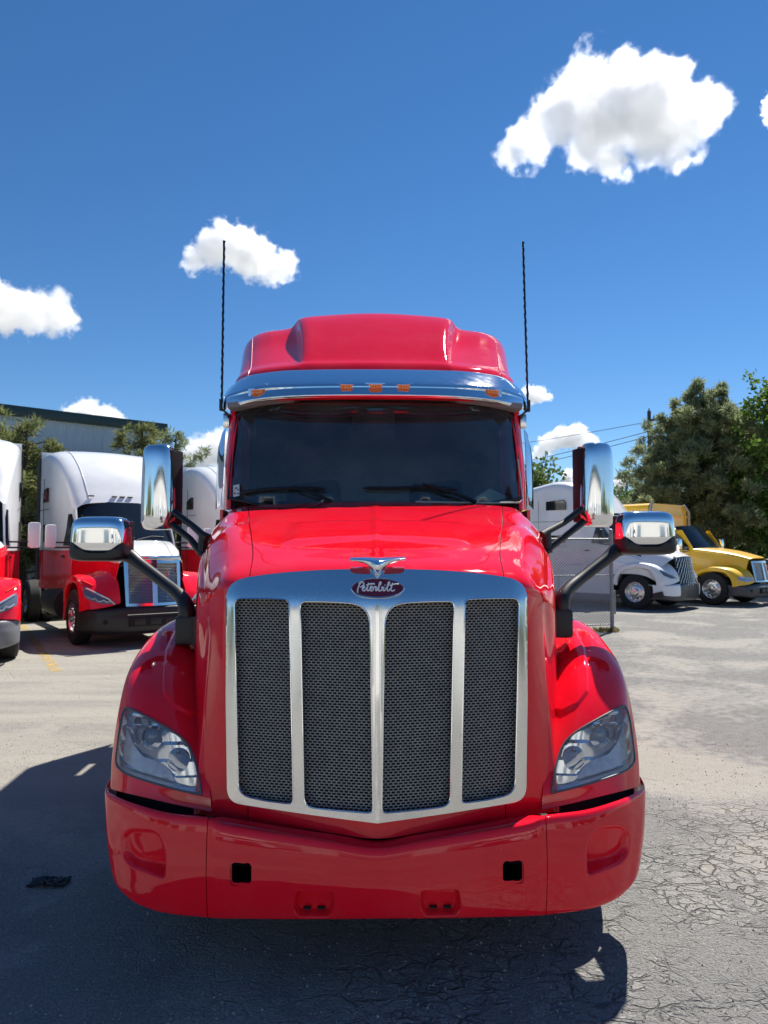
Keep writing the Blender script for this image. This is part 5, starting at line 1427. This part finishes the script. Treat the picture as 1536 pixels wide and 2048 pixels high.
# black scrap on the ground
rng = np.random.default_rng(9); sc = ground_pt(97, 1768)
G = np.zeros((14, 22, 3))
for i in range(14):
    for j in range(22):
        u, v = j / 21 - .5, i / 13 - .5
        G[i, j] = (sc.x + u * .19 + .02 * rng.normal() * .4, sc.y + v * .09 + .01 * rng.normal() * .5, .004 + abs(.02 * math.sin(u * 14 + v * 9) * math.cos(v * 11)) + .014 * rng.random() * (1 - 2 * abs(u)))
o = grid('scrap', G, simple('scrap_plastic', (.03, .032, .036), rough=.4), None, face=(0, 0, 1), solid=.002); tag(o, 'crumpled dark plastic scrap lying on the shaded asphalt at left', 'litter')
# loose stones (too many to count)
rng = np.random.default_rng(12); V, F = [], []
oct_v = np.array([(1, 0, 0), (-1, 0, 0), (0, 1, 0), (0, -1, 0), (0, 0, 1), (0, 0, -1)], float); oct_f = [(0, 2, 4), (2, 1, 4), (1, 3, 4), (3, 0, 4), (2, 0, 5), (1, 2, 5), (3, 1, 5), (0, 3, 5)]
for k in range(9000):
    if k < 6500:
        y = 2.3 + rng.random() ** 1.3 * 4.5; x = rng.uniform(-.62, .62) * y
    else:
        y = rng.uniform(4, 14); x = rng.uniform(-.62, .62) * y
    s = .0022 + .005 * rng.random() ** 5 + .0002 * y
    o_ = len(V); V.extend(oct_v * s * rng.uniform(.55, 1.25, (6, 3)) + (x, y, s * .25)); F.extend([tuple(o_ + i for i in f) for f in oct_f])
o = mesh('gravel', V, F, simple('gravel_stone', (.44, .42, .38), rough=.9, var=.4, scale=30), smooth=False); tag(o, 'loose grit and small stones scattered over the asphalt', 'gravel', kind='stuff')

# ---- what the chrome sees: a wood and two white trucks on the far side of the yard, behind the photographer
rng = np.random.default_rng(77); cs = []
for k in range(26):
    a = R(195 + 150 * k / 25 + rng.uniform(-2, 2)); rr_ = rng.uniform(50, 62); hh = rng.uniform(4, 8); w_ = rng.uniform(2.2, 3.6)
    n_ = 420
    p = rng.normal(size=(n_, 3)); p /= np.linalg.norm(p, axis=1, keepdims=True); p *= rng.uniform(.5, 1.0, (n_, 1)) * np.array((w_, w_, hh * .48)); p += np.array((math.cos(a) * rr_, math.sin(a) * rr_, hh * .55)); cs.append(p)
cs = np.concatenate(cs); V, F = blades(cs, rng.normal(size=cs.shape), 1.1, .42, rng); V[:, 2] = np.maximum(V[:, 2], .02)
o = mesh('distant_wood', V, F, pine_d, smooth=False); tag(o, 'belt of trees on the far side of the yard, mirrored in the chrome', 'trees', kind='stuff')
pale = simple('cream_bounce_wall', (.68, .66, .60), rough=.6, var=.06, scale=.5)
ph = thing('bounce_hall', (0, -23, 0), 'long cream hall added across the yard to bounce sunlight, seen only mirrored in the chrome', 'building')  # added out of view: its sunlit wall fills the shaded front of the lorry
MB().box((0, -6, 2.9), (70, 12, 5.8)).build('wall', pale, ph)
MB().box((0, -6, 5.95), (70.6, 12.6, .35)).build('roof', trimm, ph)
for k in range(9):
    dk = MB().box((-30 + k * 7.5, .03, 2.0), (3.0, .08, 3.4), bev=.01).build('dock_door', louvm, ph)
    MB().box((-30 + k * 7.5, .10, .55), (3.4, .2, .3), bev=.03).build('dock_bumper', rubber, dk)
def copy_tree(o, parent=None):
    c = o.copy(); COL.objects.link(c); c.parent = parent
    for ch in [q for q in bpy.data.objects if q.parent == o]: copy_tree(ch, c)
    return c
vt = [q for q in bpy.data.objects if q.parent is None and str(q.get('label', '')).startswith('all white aero')][0]
for (x, y, rz, tx) in ((-7, -17, R(160), 'white semi truck mirrored in the left chrome hood mirror'), (7.5, -19, R(205), 'white semi truck mirrored in the right chrome hood mirror')):
    c = copy_tree(vt); c.location = (x, y, 0); c.rotation_euler = (0, 0, rz); c['label'] = tx
# ================================================================== clouds: real volumes high above
def cloud(blobs, seed, label, base_alt=1000.0, amp=.62, tau=4.0):
    bl = np.array(blobs, float)
    elev = (1095 - bl[:, 1].mean()) / FPX
    d = min(7500.0, base_alt / elev)
    P = np.array([tuple(at(x, y, d)) for x, y, _ in blobs]); Rr = bl[:, 2] * d / FPX
    c = (P.min(0) + P.max(0)) / 2
    P[:, 1] += np.random.default_rng(seed).uniform(-.35, .35, len(P)) * Rr
    S = max((np.abs(P - c).max(1) + Rr).max(), 1.0)
    L = (P - c) / S; r = Rr / S
    m, n, l, b = new_mat('cloud_vapour'); n.remove(b)
    tc = n.new('ShaderNodeTexCoord'); vec = tc.outputs['Object']
    def M_(op, a, b_=None, c_=None):
        x = n.new('ShaderNodeMath'); x.operation = op
        for i, q in enumerate((a, b_, c_)):
            if q is None: continue
            if isinstance(q, (int, float)): x.inputs[i].default_value = q
            else: l.new(q, x.inputs[i])
        return x.outputs[0]
    wz = n.new('ShaderNodeTexNoise'); wz.inputs['Scale'].default_value = 2.3; wz.inputs['Detail'].default_value = 2; l.new(vec, wz.inputs['Vector'])
    f = None
    for p, q in zip(L, r):
        vd = n.new('ShaderNodeVectorMath'); vd.operation = 'DISTANCE'; vd.inputs[1].default_value = tuple(p); l.new(vec, vd.inputs[0])
        e = M_('SUBTRACT', 1.0, M_('DIVIDE', vd.outputs['Value'], float(q)))
        e = M_('MULTIPLY', e, float(q / r.max()))
        f = e if f is None else M_('SMOOTH_MAX', f, e, .12)
    nz = n.new('ShaderNodeTexNoise'); nz.inputs['Scale'].default_value = 5.2; nz.inputs['Detail'].default_value = 7; nz.inputs['Roughness'].default_value = .58
    mp = n.new('ShaderNodeMapping'); mp.inputs['Location'].default_value = (seed * 3.1, seed * 1.7, seed * .9); l.new(vec, mp.inputs['Vector']); l.new(mp.outputs['Vector'], nz.inputs['Vector'])
    g = M_('ADD', f, M_('MULTIPLY', M_('SUBTRACT', nz.outputs['Fac'], .52), amp * 2.2))
    mr = n.new('ShaderNodeMapRange'); mr.interpolation_type = 'SMOOTHSTEP'; mr.inputs['From Min'].default_value = .06; mr.inputs['From Max'].default_value = .42
    mr.inputs['To Max'].default_value = tau / (S * max(r.mean(), .2)); l.new(g, mr.inputs['Value'])
    vp = n.new('ShaderNodeVolumePrincipled'); vp.inputs['Color'].default_value = (1, 1, 1, 1); vp.inputs['Anisotropy'].default_value = .6
    l.new(mr.outputs['Result'], vp.inputs['Density']); l.new(vp.outputs[0], n['Material Output'].inputs['Volume'])
    lo, hi = (L - r[:, None] * 1.05).min(0), (L + r[:, None] * 1.05).max(0)
    v = [(x, y, z) for x in (lo[0], hi[0]) for y in (lo[1], hi[1]) for z in (lo[2], hi[2])]
    F = [(0, 1, 3, 2), (4, 6, 7, 5), (0, 4, 5, 1), (2, 3, 7, 6), (0, 2, 6, 4), (1, 5, 7, 3)]
    set_org((0, 0, 0))
    o = mesh('cloud', v, F, m, smooth=False, recalc=True)
    o.location = c; o.scale = (S, S, S)
    tag(o, label, 'cloud', 'small white clouds in the blue sky')
    return o
scene.cycles.volume_step_rate = .35
scene.cycles.volume_max_steps = 128
cloud([(1216 + (x - 1240) * .95, 226 + (y - 226) * .93, r * .93) for x, y, r in [(1040, 315, 52), (1080, 275, 60), (1130, 250, 70), (1180, 185, 80), (1195, 130, 55), (1230, 240, 100), (1290, 145, 75), (1330, 220, 110), (1400, 240, 90), (1440, 240, 60), (1200, 300, 65), (1255, 325, 55), (1340, 300, 65), (1400, 300, 55)]], 1, 'largest white cloud, high above the right antenna')
cloud([(392, 522, 34), (430, 500, 48), (470, 490, 55), (510, 520, 52), (545, 535, 42), (570, 525, 34), (450, 475, 38)], 2, 'white cloud behind the tip of the left antenna')
cloud([(-30, 610, 70), (15, 625, 55), (60, 620, 55), (105, 630, 50), (135, 640, 36), (125, 598, 26), (-5, 575, 30)], 3, 'white cloud at the left picture edge above the warehouse')
cloud([(145, 832, 32), (175, 825, 34), (205, 835, 34), (235, 845, 26)], 4, 'white cloud rising just behind the warehouse roof')
cloud([(380, 905, 36), (410, 905, 44), (440, 895, 46), (470, 900, 50)], 5, 'white cloud low behind the parked trucks, left of the red cab')
cloud([(1095, 888, 26), (1125, 876, 30), (1150, 874, 32), (1175, 884, 26), (1080, 905, 20)], 6, 'white cloud low in the sky left of the tall right mirror')
cloud([(1060, 790, 24), (1080, 788, 20), (1096, 793, 13)], 7, 'tiny white cloud beside the right antenna base')
cloud([(1548, 208, 28), (1565, 215, 36)], 8, 'sliver of white cloud at the top right picture edge')
cloud([(1140, 952, 20), (1158, 950, 18), (1242, 965, 18)], 9, 'tiny white cloud beside the tall right mirror')
